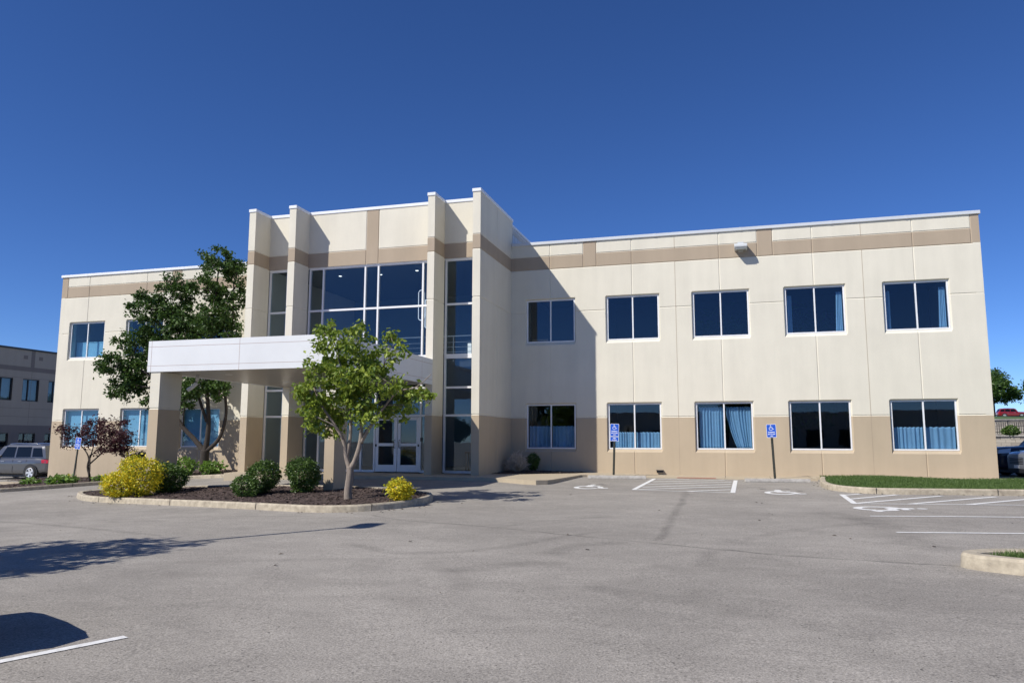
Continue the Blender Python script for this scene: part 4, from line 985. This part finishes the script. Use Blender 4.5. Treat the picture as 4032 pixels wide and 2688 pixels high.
# dry twiggy bush
r = random.Random(46); db = empty('dry_bush', (.56, -1.1, 0.0), 0, 'bare dry twiggy round bush in the shaded corner bed', 'shrub'); m = MB()
for i in range(170):
    v = Vector((r.gauss(0, 1), r.gauss(0, 1), abs(r.gauss(0, 1))*.9)).normalized(); e = Vector((.56+v.x*.40, -1.1+v.y*.40, .36+v.z*.42-.14*(1-v.z)))
    s0 = Vector((.56+r.gauss(0, .05), -1.1+r.gauss(0, .05), .0)); mid = s0.lerp(e, .55)+Vector((r.gauss(0, .05), r.gauss(0, .05), -.02))
    m.tube(spline([s0, mid, e], 3), .008, TWIG, 4, False)
    for _ in range(3):
        q = mid.lerp(e, r.uniform(.2, 1)); m.tube([q, q+Vector((r.gauss(0, .09), r.gauss(0, .09), r.gauss(.02, .07)))], .0065, TWIG, 4, False)
adopt(m.build('branches', fixn=False), db)

# ------------------------------------------------------------------ parking signs
def text_mesh(body, size, bold=0.0):
    c = bpy.data.curves.new('t', 'FONT'); c.body = body; c.size = size; c.align_x = 'CENTER'; c.offset = bold; c.resolution_u = 3
    o = bpy.data.objects.new('t', c); COL.objects.link(o); dg = bpy.context.evaluated_depsgraph_get(); e = o.evaluated_get(dg); me = e.to_mesh()
    v = [tuple(p.co) for p in me.vertices]; f = [tuple(p.vertices) for p in me.polygons]; e.to_mesh_clear(); bpy.data.objects.remove(o); bpy.data.curves.remove(c)
    return v, f
def rrect(w, h, rd, n=5):
    return [(cx+rd*math.cos(R(a0+90*i/n)), cz+rd*math.sin(R(a0+90*i/n))) for cx, cz, a0 in ((w/2-rd, h/2-rd, 0), (-w/2+rd, h/2-rd, 90), (-w/2+rd, -h/2+rd, 180), (w/2-rd, -h/2+rd, 270)) for i in range(n+1)]
def parking_sign(loc, topz, lean, rz, label, van=False, tilt=0.0):
    root = empty('parking_sign', loc, 0, label, 'sign', 'blue accessible parking signs'); tw = topz-loc[2]
    Mx = Matrix.Rotation(lean, 4, 'Y') @ Matrix.Rotation(rz, 4, 'Z') @ Matrix.Rotation(tilt, 4, 'X')
    def fin(m, name, par=root):
        m.v = [tuple(Mx @ Vector(v)) for v in m.v]; o = m.build(name, fixn=(name == 'post')); o.parent = par; return o
    m = MB(); h = tw-.05; w = .028   # U-channel post
    m.box(-w, w, 0.012, .016, -.4, h, POST); m.box(-w-.002, -w+.004, .0125, .040, -.4, h, POST); m.box(w-.004, w+.002, .0125, .040, -.4, h, POST)
    m.box(-w-.012, -w-.0025, .036, .0405, -.4, h, POST); m.box(w+.0025, w+.012, .036, .0405, -.4, h, POST)
    z = .1
    while z < h-.6: m.box(-.005, .005, .0105, .0118, z, z+.012, POSTH); z += .05
    fin(m, 'post')
    def plate(zc, w_, h_, name):
        m = MB(); f = lambda u, v, t: (u, t, zc+v); m.prism(rrect(w_, h_, .03), f, 0.0, .004, SIGNW); m.prism(rrect(w_-.022, h_-.022, .024), f, -.0008, -.0002, SIGNB); return m
    def write(m, body, size, zb, bold=.002):
        v, f = text_mesh(body, size, bold); m.add([(x, -.0016, zb+y) for x, y, _ in v], f, SIGNW)
    zc = tw-.23; m = plate(zc, .325, .46, 'plate')
    for q in wheelchair(.075): m.add([((u-.5)*.20+.0, -.0016, zc+.015+v*.195) for u, v in q], [tuple(range(len(q)))], SIGNW)
    write(m, 'PARKING', .052, zc-.065, .0022); write(m, '$50 TO $300', .043, zc-.128, .0018); write(m, 'FINE', .043, zc-.185, .0018); fin(m, 'sign_plate')
    if van:
        zc2 = tw-.46-.01-.085; m = plate(zc2, .325, .17, 'plate'); write(m, 'VAN', .055, zc2+.01, .0022); write(m, 'ACCESSIBLE', .034, zc2-.045, .0014); fin(m, 'sign_plate')
    return root
parking_sign((4.42, -1.75, -.04), 1.84, R(2.2), 0, 'blue parking sign with an extra VAN ACCESSIBLE plate on a leaning dark post', True)
parking_sign((10.02, -1.75, -.1), 1.80, R(-2.0), 0, 'blue parking sign on a single dark post in front of the tan right wing base')
parking_sign((-16.52, -5.4, -.50), 1.31, R(5.5), R(-8), 'blue parking sign on a leaning post in front of the maroon maple')

# wheel stops
def wheel_stop(a, c, label):
    a, c = Vector(a), Vector(c); L = (c-a).length; mid = (a+c)/2; g = gz(mid.x, mid.y); root = empty('wheel_stop', (mid.x, mid.y, g), math.atan2(c.y-a.y, c.x-a.x), label, 'wheel stop', 'concrete wheel stops')
    m = MB(); prof = [(-.09, 0), (.09, 0), (.085, .04), (.055, .115), (-.055, .115), (-.085, .04)]; n = 14; vs = []
    r = random.Random(int(L*1000)); slope = (gz(c.x, c.y)-gz(a.x, a.y))
    for i in range(n+1):
        t = i/n-.5
        for u, v in prof: vs.append((t*L, u+r.uniform(-.003, .003), v+slope*t+r.uniform(-.003, .003)))
    k = len(prof); m.add(vs, [(i*k+j, (i+1)*k+j, (i+1)*k+(j+1) % k, i*k+(j+1) % k) for i in range(n) for j in range(k)] + [tuple(range(k)), tuple(range(n*k, (n+1)*k))], GCONC)
    o = m.build('block', parent=root, bevel=.01)
    for t in (-.32, .32):
        p = MB(); p.lathe([(0, .121), (.016, .119), (.018, .112)], lambda x, y, h: (t*L+x, y, h+slope*t), BLACKP, 10); p.build('anchor_pin', parent=root)
wheel_stop((3.72, -3.05, 0), (5.72, -2.80, 0), 'weathered concrete wheel stop in front of the two-plate parking sign')
wheel_stop((9.0, -3.35, 0), (11.05, -2.95, 0), 'weathered concrete wheel stop in front of the single-plate parking sign')
# small vent at the foot of the wall
vb = empty('wall_vent', (5.95, 0, .1), 0, 'small black hooded vent low on the right wing wall', 'vent'); m = MB(); m.box(5.82, 6.06, -.10, -.001, .02, .10, BLACKP); m.box(5.80, 6.08, -.14, -.0012, .1005, .115, BLACKP); adopt(m.build('hood', bevel=.01), vb)

# ------------------------------------------------------------------ vehicles
def car(loc, rz, paint, label, kind='suv', L=4.7, Wd=1.86, H=1.72, name='parked_car', group='parked cars', text=None):
    """local frame: +x forward, z up"""
    root = empty(name, loc, rz, label, 'car', group); hl = L/2; hw = Wd/2
    hood = {'suv': 1.06, 'sedan': .92}[kind]*(H/1.72 if kind == 'suv' else 1); belt = {'suv': 1.08, 'sedan': .95}[kind]; gc = .24 if kind == 'suv' else .18
    # lower body sections (x, top, half width, bottom)
    if kind == 'suv': ST = [(-hl, .86, .70, .50), (-hl+.04, 1.0, .84, .42), (-hl+.18, belt+.0, .93, .34), (-hl+.8, belt+.01, 1.0, gc), (-.4, belt-.01, 1.0, gc), (.55, belt-.02, 1.0, gc), (hl-1.35, hood+.02, 1.0, gc), (hl-.9, hood-.01, .99, gc), (hl-.40, hood-.03, .95, .26), (hl-.16, hood-.08, .86, .28), (hl-.03, hood-.17, .75, .32), (hl, hood-.28, .66, .38)]
    else: ST = [(-hl, .70, .72, .42), (-hl+.05, .88, .82, .34), (-hl+.25, belt+.03, .92, .26), (-hl+.9, belt+.04, 1.0, gc), (-.3, belt, 1.0, gc), (.5, belt-.02, 1.0, gc), (hl-1.35, hood, 1.0, gc), (hl-.8, hood-.05, .98, gc), (hl-.3, hood-.16, .92, .22), (hl-.08, hood-.28, .84, .26), (hl, .52, .72, .34)]
    XS = [s_[0] for s_ in ST]
    def at(x):
        for i in range(len(ST)-1):
            if XS[i] <= x <= XS[i+1]:
                t = (x-XS[i])/(XS[i+1]-XS[i]); return [ST[i][k]+(ST[i+1][k]-ST[i][k])*t for k in range(4)]
        return ST[0] if x < XS[0] else ST[-1]
    xs = sorted(set(XS+[-hl+L*i/24 for i in range(1, 24)]))
    m = MB(); vs = []
    for x in xs:
        _, tp, w, bt = at(x); w *= hw; h = tp-bt
        half = [(.0, bt), (w*.80, bt), (w*.95, bt+h*.10), (w*.985, bt+h*.28), (w*.97, bt+h*.40), (w, bt+h*.62), (w*.985, bt+h*.80), (w*.93, bt+h*.95), (w*.82, tp), (0, tp+.025)]
        vs += [(x, y, z) for y, z in half] + [(x, -y, z) for y, z in half[1:-1][::-1]]
    k = 18; n = len(xs); m.add(vs, [(i*k+j, i*k+(j+1) % k, (i+1)*k+(j+1) % k, (i+1)*k+j) for i in range(n-1) for j in range(k)] + [tuple(range(k)), tuple(range((n-1)*k, n*k))], paint)
    m.build('body', parent=root, smooth=True, auto=38)
    # greenhouse: (x at belt, x at roof) lines
    if kind == 'suv': A = [(-hl+.12, -hl+.42), (-hl+.30, -hl+.62), (-hl+1.05, -hl+1.15), (-.35, -.30), (.62, .30), (hl-1.42, .52)]
    else: A = [(-hl+.55, -hl+1.15), (-hl+.75, -hl+1.28), (-hl+1.2, -hl+1.45), (-.25, -.20), (.62, .25), (hl-1.50, .42)]
    wr = hw*.76; wb = hw*.93; rz_ = H-.03
    def side(i, t): # point on the side plane at line i, height fraction t
        xb, xr = A[i]; zb = at(xb)[1]-.02; y = wb+(wr-wb)*t**1.15; return (xb+(xr-xb)*t, y, zb+(rz_-.04-zb)*t)
    g = MB(); ws = MB(); vs = []; T = [0, .3, .65, .9, 1.0]
    for i in range(len(A)):
        col_ = [side(i, t) for t in T]; xr = A[i][1]; z_ = rz_-(0.05 if i in (0, len(A)-1) else 0.0); col_[-1] = (xr, wr*.97, z_-.035); top = [(xr, wr*.86, z_), (xr, 0, z_+.025)]
        half = col_+top; vs += half+[(x, -y, z) for x, y, z in half[:-1][::-1]]
    k = 13
    for i in range(len(A)-1): g.add([v for v in vs[i*k:(i+2)*k]], [(j, j+1, k+j+1, k+j) for j in range(k-1)], paint)
    for e, tgt in ((0, -1), (len(A)-1, 1)): g.add(vs[e*k:(e+1)*k], [tuple(range(k))], paint)
    g.build('roof', parent=root, smooth=True, auto=40)
    # windscreen + rear glass as slightly proud panels
    for e, sg, nm in ((len(A)-1, 1, 'windscreen'), (0, -1, 'rear_window')):
        xb, xr = A[e]; zb = at(xb)[1]; z_ = rz_-.06; q = MB(); rows = []
        for t in (.06, .35, .65, .93):
            xx = xb+(xr-xb)*t+sg*.012; zz = zb+(z_-zb)*t; yy = (wb+(wr-wb)*t)*.90; rows.append([(xx-sg*.05*abs(s_)**2, yy*s_, zz+.006) for s_ in (-1, -.6, 0, .6, 1)])
        q.add([p for r_ in rows for p in r_], [(a*5+c, a*5+c+1, (a+1)*5+c+1, (a+1)*5+c) for a in range(3) for c in range(4)], CARGLASS); q.build(nm, parent=root, smooth=True)
    # side windows: three per side with pillars between
    def sw(i0, f0, i1, f1, nm, lo=.08, hi=.88):
        for s_ in (1, -1):
            q = MB(); P = []
            for a, c in ((f0, lo), (f1, lo), (f1, hi), (f0, hi)):
                p0, p1 = side(i0, c), side(i1, c); P.append(((p0[0]+(p1[0]-p0[0])*a), s_*(p0[1]+(p1[1]-p0[1])*a+.010), p0[2]+(p1[2]-p0[2])*a))
            P2 = [(x, y-s_*.012, z) for x, y, z in P]; q.add(P+P2, [(0, 1, 2, 3), (7, 6, 5, 4), (0, 4, 5, 1), (1, 5, 6, 2), (2, 6, 7, 3), (3, 7, 4, 0)], CARGLASS); q.build(nm, parent=root)
    if kind == 'suv': sw(1, .0, 2, .93, 'window', .10, .80); sw(2, .06, 3, .94, 'window'); sw(3, .05, 4, 1.0, 'window')
    else: sw(1, .5, 2, .93, 'window'); sw(2, .05, 3, .95, 'window'); sw(3, .05, 4, 1.0, 'window')
    wr_ = .355 if kind == 'suv' else .325
    for x in (hl-.92, -hl+.98):
        for s_ in (1, -1):
            yb = s_*hw
            q = MB(); arc = [(x+(wr_+.075)*math.cos(R(a)), .99*wr_+(wr_+.075)*math.sin(R(a))) for a in range(-18, 199, 9)]
            q.prism(arc, lambda u, v, t: (u, t, v), yb-s_*.30, yb+s_*.006, BLACKP); q.build('wheel_arch', parent=root)
            f = lambda a, c, h: (x+a, yb-s_*.17+s_*h, wr_+c); q = MB()
            q.lathe([(wr_*.66, .2), (wr_*.9, .215), (wr_, .19), (wr_, .0), (wr_*.9, -.02), (wr_*.6, -.02)], f, BLACK, 28); wo = q.build('wheel', parent=root, smooth=True)
            q = MB(); q.lathe([(wr_*.67, .205), (wr_*.62, .212), (wr_*.60, .188), (wr_*.15, .180), (.0, .180)], f, BLACKP, 28)
            for a in range(5):
                t0 = a*2*math.pi/5
                for dt in (-.16, .16):
                    ca, sa = math.cos(t0+dt*.4), math.sin(t0+dt*.4); cb, sb = math.cos(t0+dt), math.sin(t0+dt); w_ = .036
                    q.add([f(.05*ca-w_*sa, .05*sa+w_*ca, .19), f(.05*ca+w_*sa, .05*sa-w_*ca, .19), f(wr_*.65*cb+w_*sb, wr_*.65*sb-w_*cb, .208), f(wr_*.65*cb-w_*sb, wr_*.65*sb+w_*cb, .208)], [(0, 1, 2, 3)], RIM)
            q.lathe([(wr_*.68, .207), (wr_*.62, .216), (wr_*.595, .205)], f, RIM, 28); q.lathe([(.06, .185), (.05, .196), (0, .198)], f, RIM, 14); q.build('rim', parent=wo, smooth=True, auto=40)
    # lamps
    for s_ in (1, -1):
        q = MB(); zt = (hood-.20); v = []
        for x, y, dz in ((hl-.035, .56, 0), (hl-.13, .86, .03), (hl-.50, .97, .08)): v += [(x+.015, s_*y*hw, zt-.075+dz*.6), (x-.02, s_*(y-.01)*hw, zt+.06+dz)]
        q.add(v, [(0, 2, 3, 1), (2, 4, 5, 3)], HEAD); o = q.build('headlight', parent=root); o.modifiers.new('s', 'SOLIDIFY').thickness = .02
        q = MB(); zt = belt-.22; v = []
        for x, y in ((-hl-.005, .62), (-hl+.06, .86), (-hl+.34, .975)): v += [(x, s_*(y+.015)*hw, zt-.04+(.02 if x > -hl+.2 else 0)), (x+.02, s_*y*hw, zt+.14)]
        q.add(v, [(0, 2, 3, 1), (2, 4, 5, 3)], TAIL); o = q.build('tail_light', parent=root); o.modifiers.new('s', 'SOLIDIFY').thickness = .03
        q = MB(); xb = A[-1][0]-.32; zb = belt+.05; q.lathe([(0, .10), (.06, .09), (.085, .03), (.08, -.06), (.0, -.08)], lambda a, c, h: (xb-h*.7+.02, s_*(hw*.97+.07+a*.95), zb+.06+c*.85), paint, 14); q.build('mirror', parent=root, smooth=True)
        for x in (.35, -.75):
            q = MB(); q.box(x-.12, x+.10, s_*hw*.985-.012, s_*hw*.985+.028, belt-.20, belt-.165, CHROME if kind == 'suv' else paint); q.build('door_handle', parent=root, bevel=.008)
        if kind == 'suv':
            q = MB(); q.tube([(-hl+.85, s_*wr*.86, rz_), (-hl+1.0, s_*wr*.88, rz_+.045), (-.2, s_*wr*.88, rz_+.055), (.25, s_*wr*.88, rz_+.03), (.38, s_*wr*.86, rz_-.01)], .018, CHROME, 6); q.build('roof_rail', parent=root, smooth=True)
        for x in (.68, -.30, -hl+1.30):
            q = MB(); q.box(x-.004, x+.004, s_*hw*.985-.003, s_*hw*.985+.007, gc+.12, belt-.10, BLACKP); q.build('door_seam', parent=root)
    q = MB()
    z0, z1 = hood-.50, hood-.28
    for i in range(4): z = z0+(z1-z0)*(i+.2)/4; q.box(hl-.10, hl+.005+.0*i, -hw*.50, hw*.50, z, z+.03, BLACKP)
    q.box(hl-.12, hl-.02, -hw*.52, hw*.52, z0-.01, z1+.02, BLACKP); q.box(hl-.10, hl+.012, -hw*.53, hw*.53, z1+.021, z1+.035, CHROME); q.build('grille', parent=root)
    q = MB(); q.box(hl-.10, hl+.004, -hw*.66, hw*.66, .26, .40, BLACKP); q.box(-hl-.004, -hl+.1, -hw*.7, hw*.7, .36, .50, BLACKP); q.box(-hl+.6, hl-.6, -hw*.80, hw*.80, .14, gc+.03, BLACKP); q.build('bumper', parent=root)
    q = MB(); q.box(-hl-.008, -hl+.05, -.16, .16, .66, .79, SIGNW); q.build('number_plate', parent=root); q = MB(); q.box(hl-.02, hl+.016, -.16, .16, .42, .53, SIGNW); q.build('number_plate', parent=root)
    if text:
        v, f = text_mesh(text, .16, .004); q = MB(); x0 = hl-1.25
        for s_ in (1,): q.add([(x0-.0-x*1.0, s_*(hw*1.0+.004), .90+y) for x, y, _ in v], f, SIGNW)
        q.build('lettering', parent=root)
    return root
GP = 'parked cars around the building'
car((-26.2, 1.0, gz(-26.5, 1.0)), R(180), GREYP, 'dark grey SUV parked beyond the left corner, its rear hidden by the wall', 'suv', 4.9, 1.95, 1.76, group=GP)
car((-34.6, 6.0, gz(-34, 6.0)), R(180), SILVP, 'silver sedan behind the dark grey SUV at the left edge', 'sedan', 4.7, 1.82, 1.45, group=GP)
car((20.6, 1.6, gz(20, 1.6)), R(188), SILVP, 'silver SUV nose showing past the right corner of the building', 'suv', 4.7, 1.88, 1.70, group=GP)
car((20.75, 4.6, gz(21, 4.6)), R(183), BLUEP, 'navy blue SUV with white lettering behind the silver SUV', 'suv', 5.0, 1.95, 1.84, group=GP, text='TRANSPORT')
car((1.32, -26.88, gz(1.0, -27.1)), R(64.5), SILVP, 'car parked at the near left, showing only its shadow on the asphalt', 'suv', 4.6, 1.84, 1.62, group=GP)

# ------------------------------------------------------------------ neighbouring office block at the left
NX = -48.0; K = 1.0758
ny = lambda y: -30+(y+30)*K
nz = lambda z: 1.2+(z-1.2)*K
nb = empty('neighbouring_block', (NX, 20, -1.2), 0, 'shaded grey two-storey office block in the left background', 'building')
m = MB()
def npan(y0, y1, z0, z1, mt, d=0.0): m.quad((NX+d, ny(y0), nz(z0)), (NX+d, ny(y1), nz(z0)), (NX+d, ny(y1), nz(z1)), (NX+d, ny(y0), nz(z1)), mt)
yc = [16.75+i*4.62 for i in range(-3, 5)]; wins = []
for i in range(-7, 12): wins.append((16.02+i*2.31, 17.47+i*2.31))
ya, yb = 1.0, 40.0
def holes_row(z0, z1, w0, w1, mt):
    y = ya; npan(ya, yb, z0, w0, mt); npan(ya, yb, w1, z1, mt)
    for a, c in wins:
        if a > ya+.3 and c < yb-.3: npan(y, a, w0, w1, mt); y = c
    npan(y, yb, w0, w1, mt)
holes_row(2.33, 6.51, 4.18, 5.9, FGREY); holes_row(-2.4, 2.33, -.6, 1.73, FBASE); npan(ya, yb, 6.51, 6.83, FGREY2, .004); 
y = ya
for c in yc:
    if c-.17 > y: npan(y, c-.17, 6.83, 8.1, FGREY)
    npan(c-.17, c+.17, 6.83, 8.1, FGREY2, .004); y = c+.17
npan(y, yb, 6.83, 8.1, FGREY)
for z in (3.62, 2.98, 5.98, 6.49): m.box(NX-.01, NX+.0025, ny(ya), ny(yb), nz(z)-.012, nz(z)+.012, FGREY2)
for c in yc: m.box(NX-.01, NX+.003, ny(c)-.012, ny(c)+.012, nz(-2), nz(6.5), FGREY2)
x1_ = NX-18; m.box(x1_, NX-.5, ny(ya), ny(yb), -2, 8.4, FGREY); adopt(m.build('wall', fixn=False), nb)
m = MB(); m.box(NX-.4, NX+.09, ny(ya)-.05, ny(yb)+.05, nz(8.1)+.003, nz(8.1)+.16, DARKF); adopt(m.build('coping'), nb)
for c in yc:
    for s_ in (-.65, .70):
        m = MB(); m.box(NX-.05, NX+.012, ny(c+s_)-.19, ny(c+s_)+.19, nz(7.43), nz(7.71), FGREY2); adopt(m.build('vent'), nb)
for a, c in wins:
    if not (a > ya+.3 and c < yb-.3): continue
    for z0, z1, up in ((4.18, 5.9, 1), (-.6, 1.73, 0)):
        m = MB(); A_, C_ = ny(a), ny(c); Z0, Z1 = nz(z0), nz(z1)
        for bx in ((A_, A_+.07, Z0, Z1), (C_-.07, C_, Z0, Z1), (A_+.07, C_-.07, Z0, Z0+.07), (A_+.07, C_-.07, Z1-.07, Z1), (A_+(C_-A_)*.36, A_+(C_-A_)*.36+.05, Z0+.07, Z1-.07)): m.box(NX-.2, NX-.06, *bx, DARKF)
        w = adopt(m.build('window'), nb); g = MB(); g.box(NX-.15, NX-.13, A_+.05, C_-.05, Z0+.05, Z1-.05, GLASS if up else DGLASS); g.build('pane', parent=w)
        b_ = MB(); b_.box(NX-.34, NX-.30, A_, C_, Z0+(.18 if up else -.1), Z1, FSHADE if up else INTERF); b_.build('blind', parent=w)

# ------------------------------------------------------------------ right background: terraced walls, fence, bank, cars, trees
def fill_hill():
    xs = [14+i*4 for i in range(60)]; rows = [(53.3, 3.30), (70, 3.75), (90, 4.45), (110, 5.2), (125, 5.74), (130, 5.6), (180, 5.6), (260, 6)]
    m = MB(); n = len(xs); m.add([(x, y, z+.12*math.sin(x*.37+y)) for y, z in rows for x in xs], [(j*n+i, j*n+i+1, (j+1)*n+i+1, (j+1)*n+i) for j in range(len(rows)-1) for i in range(n-1)], GRASSG)
    m.quad((14, 47.3, 1.70), (250, 47.3, 1.70), (250, 53.1, 1.72), (14, 53.1, 1.72), SOIL)
    return tag(m.build('grass_bank', fixn=False), kind='structure')
fill_hill()
def block_wall(name, y, x0, x1, z0, z1, bw, bh, label, seed):
    r = random.Random(seed); root = empty(name, ((x0+x1)/2, y, z0), 0, label, 'retaining wall', 'block retaining walls'); m = MB(); z = z0; k = 0
    while z < z1-.02:
        x = x0-(bw/2 if k % 2 else 0)
        while x < x1:
            d = r.uniform(-.03, .03); m.box(x+.012, x+bw-.012, y+d+k*.015, y+.35, z+.008, min(z+bh, z1)-.008, BLOCK); x += bw
        z += bh; k += 1
    adopt(m.build('blocks', fixn=False), root); m = MB(); x = x0
    while x < x1: m.box(x+.01, x+1.19, y-.03, y+.42, z1+.002, z1+.09, GCONC); x += 1.2
    adopt(m.build('cap'), root); m = MB(); m.box(x0, x1, y+.2, y+.5, z0-1, z1-.01, SOIL); adopt(m.build('backfill'), root)
block_wall('retaining_wall', 47.0, 27, 52, -.4, 1.70, .75, .26, 'lower tier of the tan block retaining wall beyond the parked cars', 61)
block_wall('retaining_wall', 53.0, 27, 56, 1.4, 3.27, .75, .26, 'upper tier of the tan block retaining wall behind the black fence', 62)
fn = empty('metal_fence', (38, 47.7, 1.8), 0, 'black metal picket fence along the terrace of the retaining wall', 'fence')
zf = lambda x: (1.86, 2.99)
m = MB(); x = 27.0
while x < 50: m.box(x-.022, x+.022, 47.69, 47.714, 1.93, 2.97, BLACKP); x += .17
m.box(27, 50, 47.68, 47.72, 2.05, 2.09, BLACKP); m.box(27, 50, 47.68, 47.72, 2.93, 2.97, BLACKP); adopt(m.build('picket_panel'), fn)
for i in range(10):
    m = MB(); x = 27.15+i*2.4; m.box(x-.04, x+.04, 47.66, 47.74, 1.7, 3.05, BLACKP); adopt(m.build('post'), fn)
shrub('bank_shrub', (32.0, 47.25, 1.62), (.75, .5, .55), 'small green shrub growing through the black fence', LEAFS, 1500, .16, 63)
car((56.6, 128.2, 5.55), R(0), REDP, 'red SUV parked at the top of the grass bank', 'suv', 4.6, 1.85, 1.68, group=GP)
car((60.6, 127.0, 5.5), R(165), BLUEP, 'dark blue sedan beside the red SUV at the top of the bank', 'sedan', 4.6, 1.8, 1.4, group=GP)
def far_tree(base, label, cz, rr, seed, grp, leafm=LEAFD, dens=2.6, n=11, size=.5, trunk=True):
    r = random.Random(seed); x, y, z = base; lobes = []
    for i in range(n):
        v = Vector((r.gauss(0, 1), r.gauss(0, 1), r.gauss(0, .7))).normalized()*r.uniform(.35, .75); lobes.append((x+v.x*rr[0], y+v.y*rr[0], cz+v.z*rr[1], rr[0]*r.uniform(.32, .5), (1, 1, .75)))
    return tree('broadleaf_tree', base, label, 'tree', [([base, (x+.1, y, z+(cz-z)*.5), (x, y, cz)], (rr[0]*.075, rr[0]*.03))], lobes, BARK, leafm, size, dens, rr[0]*.14, 34, seed, r0=rr[0]*.016, per=3, group=grp)
GB = 'trees at the top of the right-hand bank'
far_tree((50.0, 115, 5.2), 'rounded green tree left of the red SUV on the bank', 10.0, (4.6, 3.3), 71, GB, dens=7, n=14, size=.42)
far_tree((55.3, 105, 5.0), 'green tree at the right picture edge above the fence', 8.8, (4.4, 3.6), 72, GB, dens=7, n=14, size=.42)
far_tree((-72, 62, -1.0), 'treetop just above the roof of the grey neighbouring block', 11.4, (2.3, 2.0), 73, None, dens=10)

# ------------------------------------------------------------------ things outside the picture that shade or mirror in it
lp = empty('lamp_post', (-3.3, -23.1, gz(-3.5, -23.4)), 0, 'tall dark lot lamp post left of the picture whose thin shadow crosses the asphalt', 'lamp post')
m = MB(); z = gz(-3.5, -23.4); m.tube([(-3.3, -23.1, z+.5), (-3.3, -23.1, z+7.5)], [.075, .055], POST, 10); adopt(m.build('pole', smooth=True), lp)
m = MB(); m.lathe([(0, z+.62), (.22, z+.60), (.25, z+.55), (.25, z-.2)], lambda a, c, h: (-3.3+a, -23.1+c, h), GCONC, 18); adopt(m.build('base'), lp)
m = MB(); m.prism(rrect(.42, .75, .05), lambda u, v, t: (-3.1+u, -22.8+v, t), z+7.45, z+7.62, POST); adopt(m.build('lamp_head', bevel=.02), lp)
m = MB(); m.box(-3.25, -2.95, -23.05, -22.55, z+7.43, z+7.449, LENS); adopt(m.build('lens'), lp)
tb_ = (-5.4, -26.2, gz(-5.4, -26.2))
lob = []; rr_ = random.Random(80)
while len(lob) < 24:
    ax, ay = rr_.uniform(-1, 1), rr_.uniform(-1, 1)
    if ax*ax+ay*ay > 1: continue
    h = 4.3+rr_.uniform(-1.0, 1.2); lob.append((-4.85+ax*2.0+.25*(4.3-h), -25.4+ay*1.5+.3*(4.3-h), h, rr_.uniform(.5, .8)))
tree('leafy_tree', tb_, 'leafy lot tree left of the picture casting the dappled shadow on the asphalt', 'tree', [([tb_, (-5.35, -26.15, 1.5), (-5.1, -25.9, 3.2), (-4.9, -25.8, 5.2)], (.16, .05))], lob, BARK, LEAFD, .17, 30, .24, 26, 81, r0=.03)
GR = 'trees across the lot mirrored in the windows'
proto = None
for i, (x, y, sc, lbl) in enumerate(((10, -62, 1.0, 'tree across the lot behind the viewpoint, mirrored in the lower windows'), (17, -66, 1.15, 'tall tree across the lot, mirrored in the right wing glass'), (26, -60, .95, 'bushy tree across the lot, mirrored in the lower right window'), (34, -64, 1.2, 'tall tree at the right of the mirrored row across the lot'), (2, -70, 1.1, 'tree across the lot mirrored beside the entrance tower'), (-9, -64, .9, 'small tree across the lot mirrored in the entrance glass'))):
    if proto is None: proto = far_tree((x, y, -.6), lbl, 4.6, (4.2, 3.2), 74, GR, dens=6, size=.55, n=12)
    else: copy_thing(proto, (x, y, -.6), i*1.1, lbl, GR).scale = (sc, sc, sc)
op = empty('opposite_block', (10, -96, -.8), 0, 'pale low office block across the lot, mirrored faintly in the ground-floor windows', 'building')
m = MB(); m.box(-30, 55, -110, -95, -1, 5.6, CREAM); adopt(m.build('wall'), op); m = MB(); m.box(-30.2, 55.2, -110.2, -94.8, 5.602, 5.8, COPE); adopt(m.build('coping'), op)
for i in range(18):
    m = MB(); x = -27+i*4.6; m.box(x, x+2.4, -94.99, -94.9, .6, 3.0, CARGLASS); adopt(m.build('window'), op)
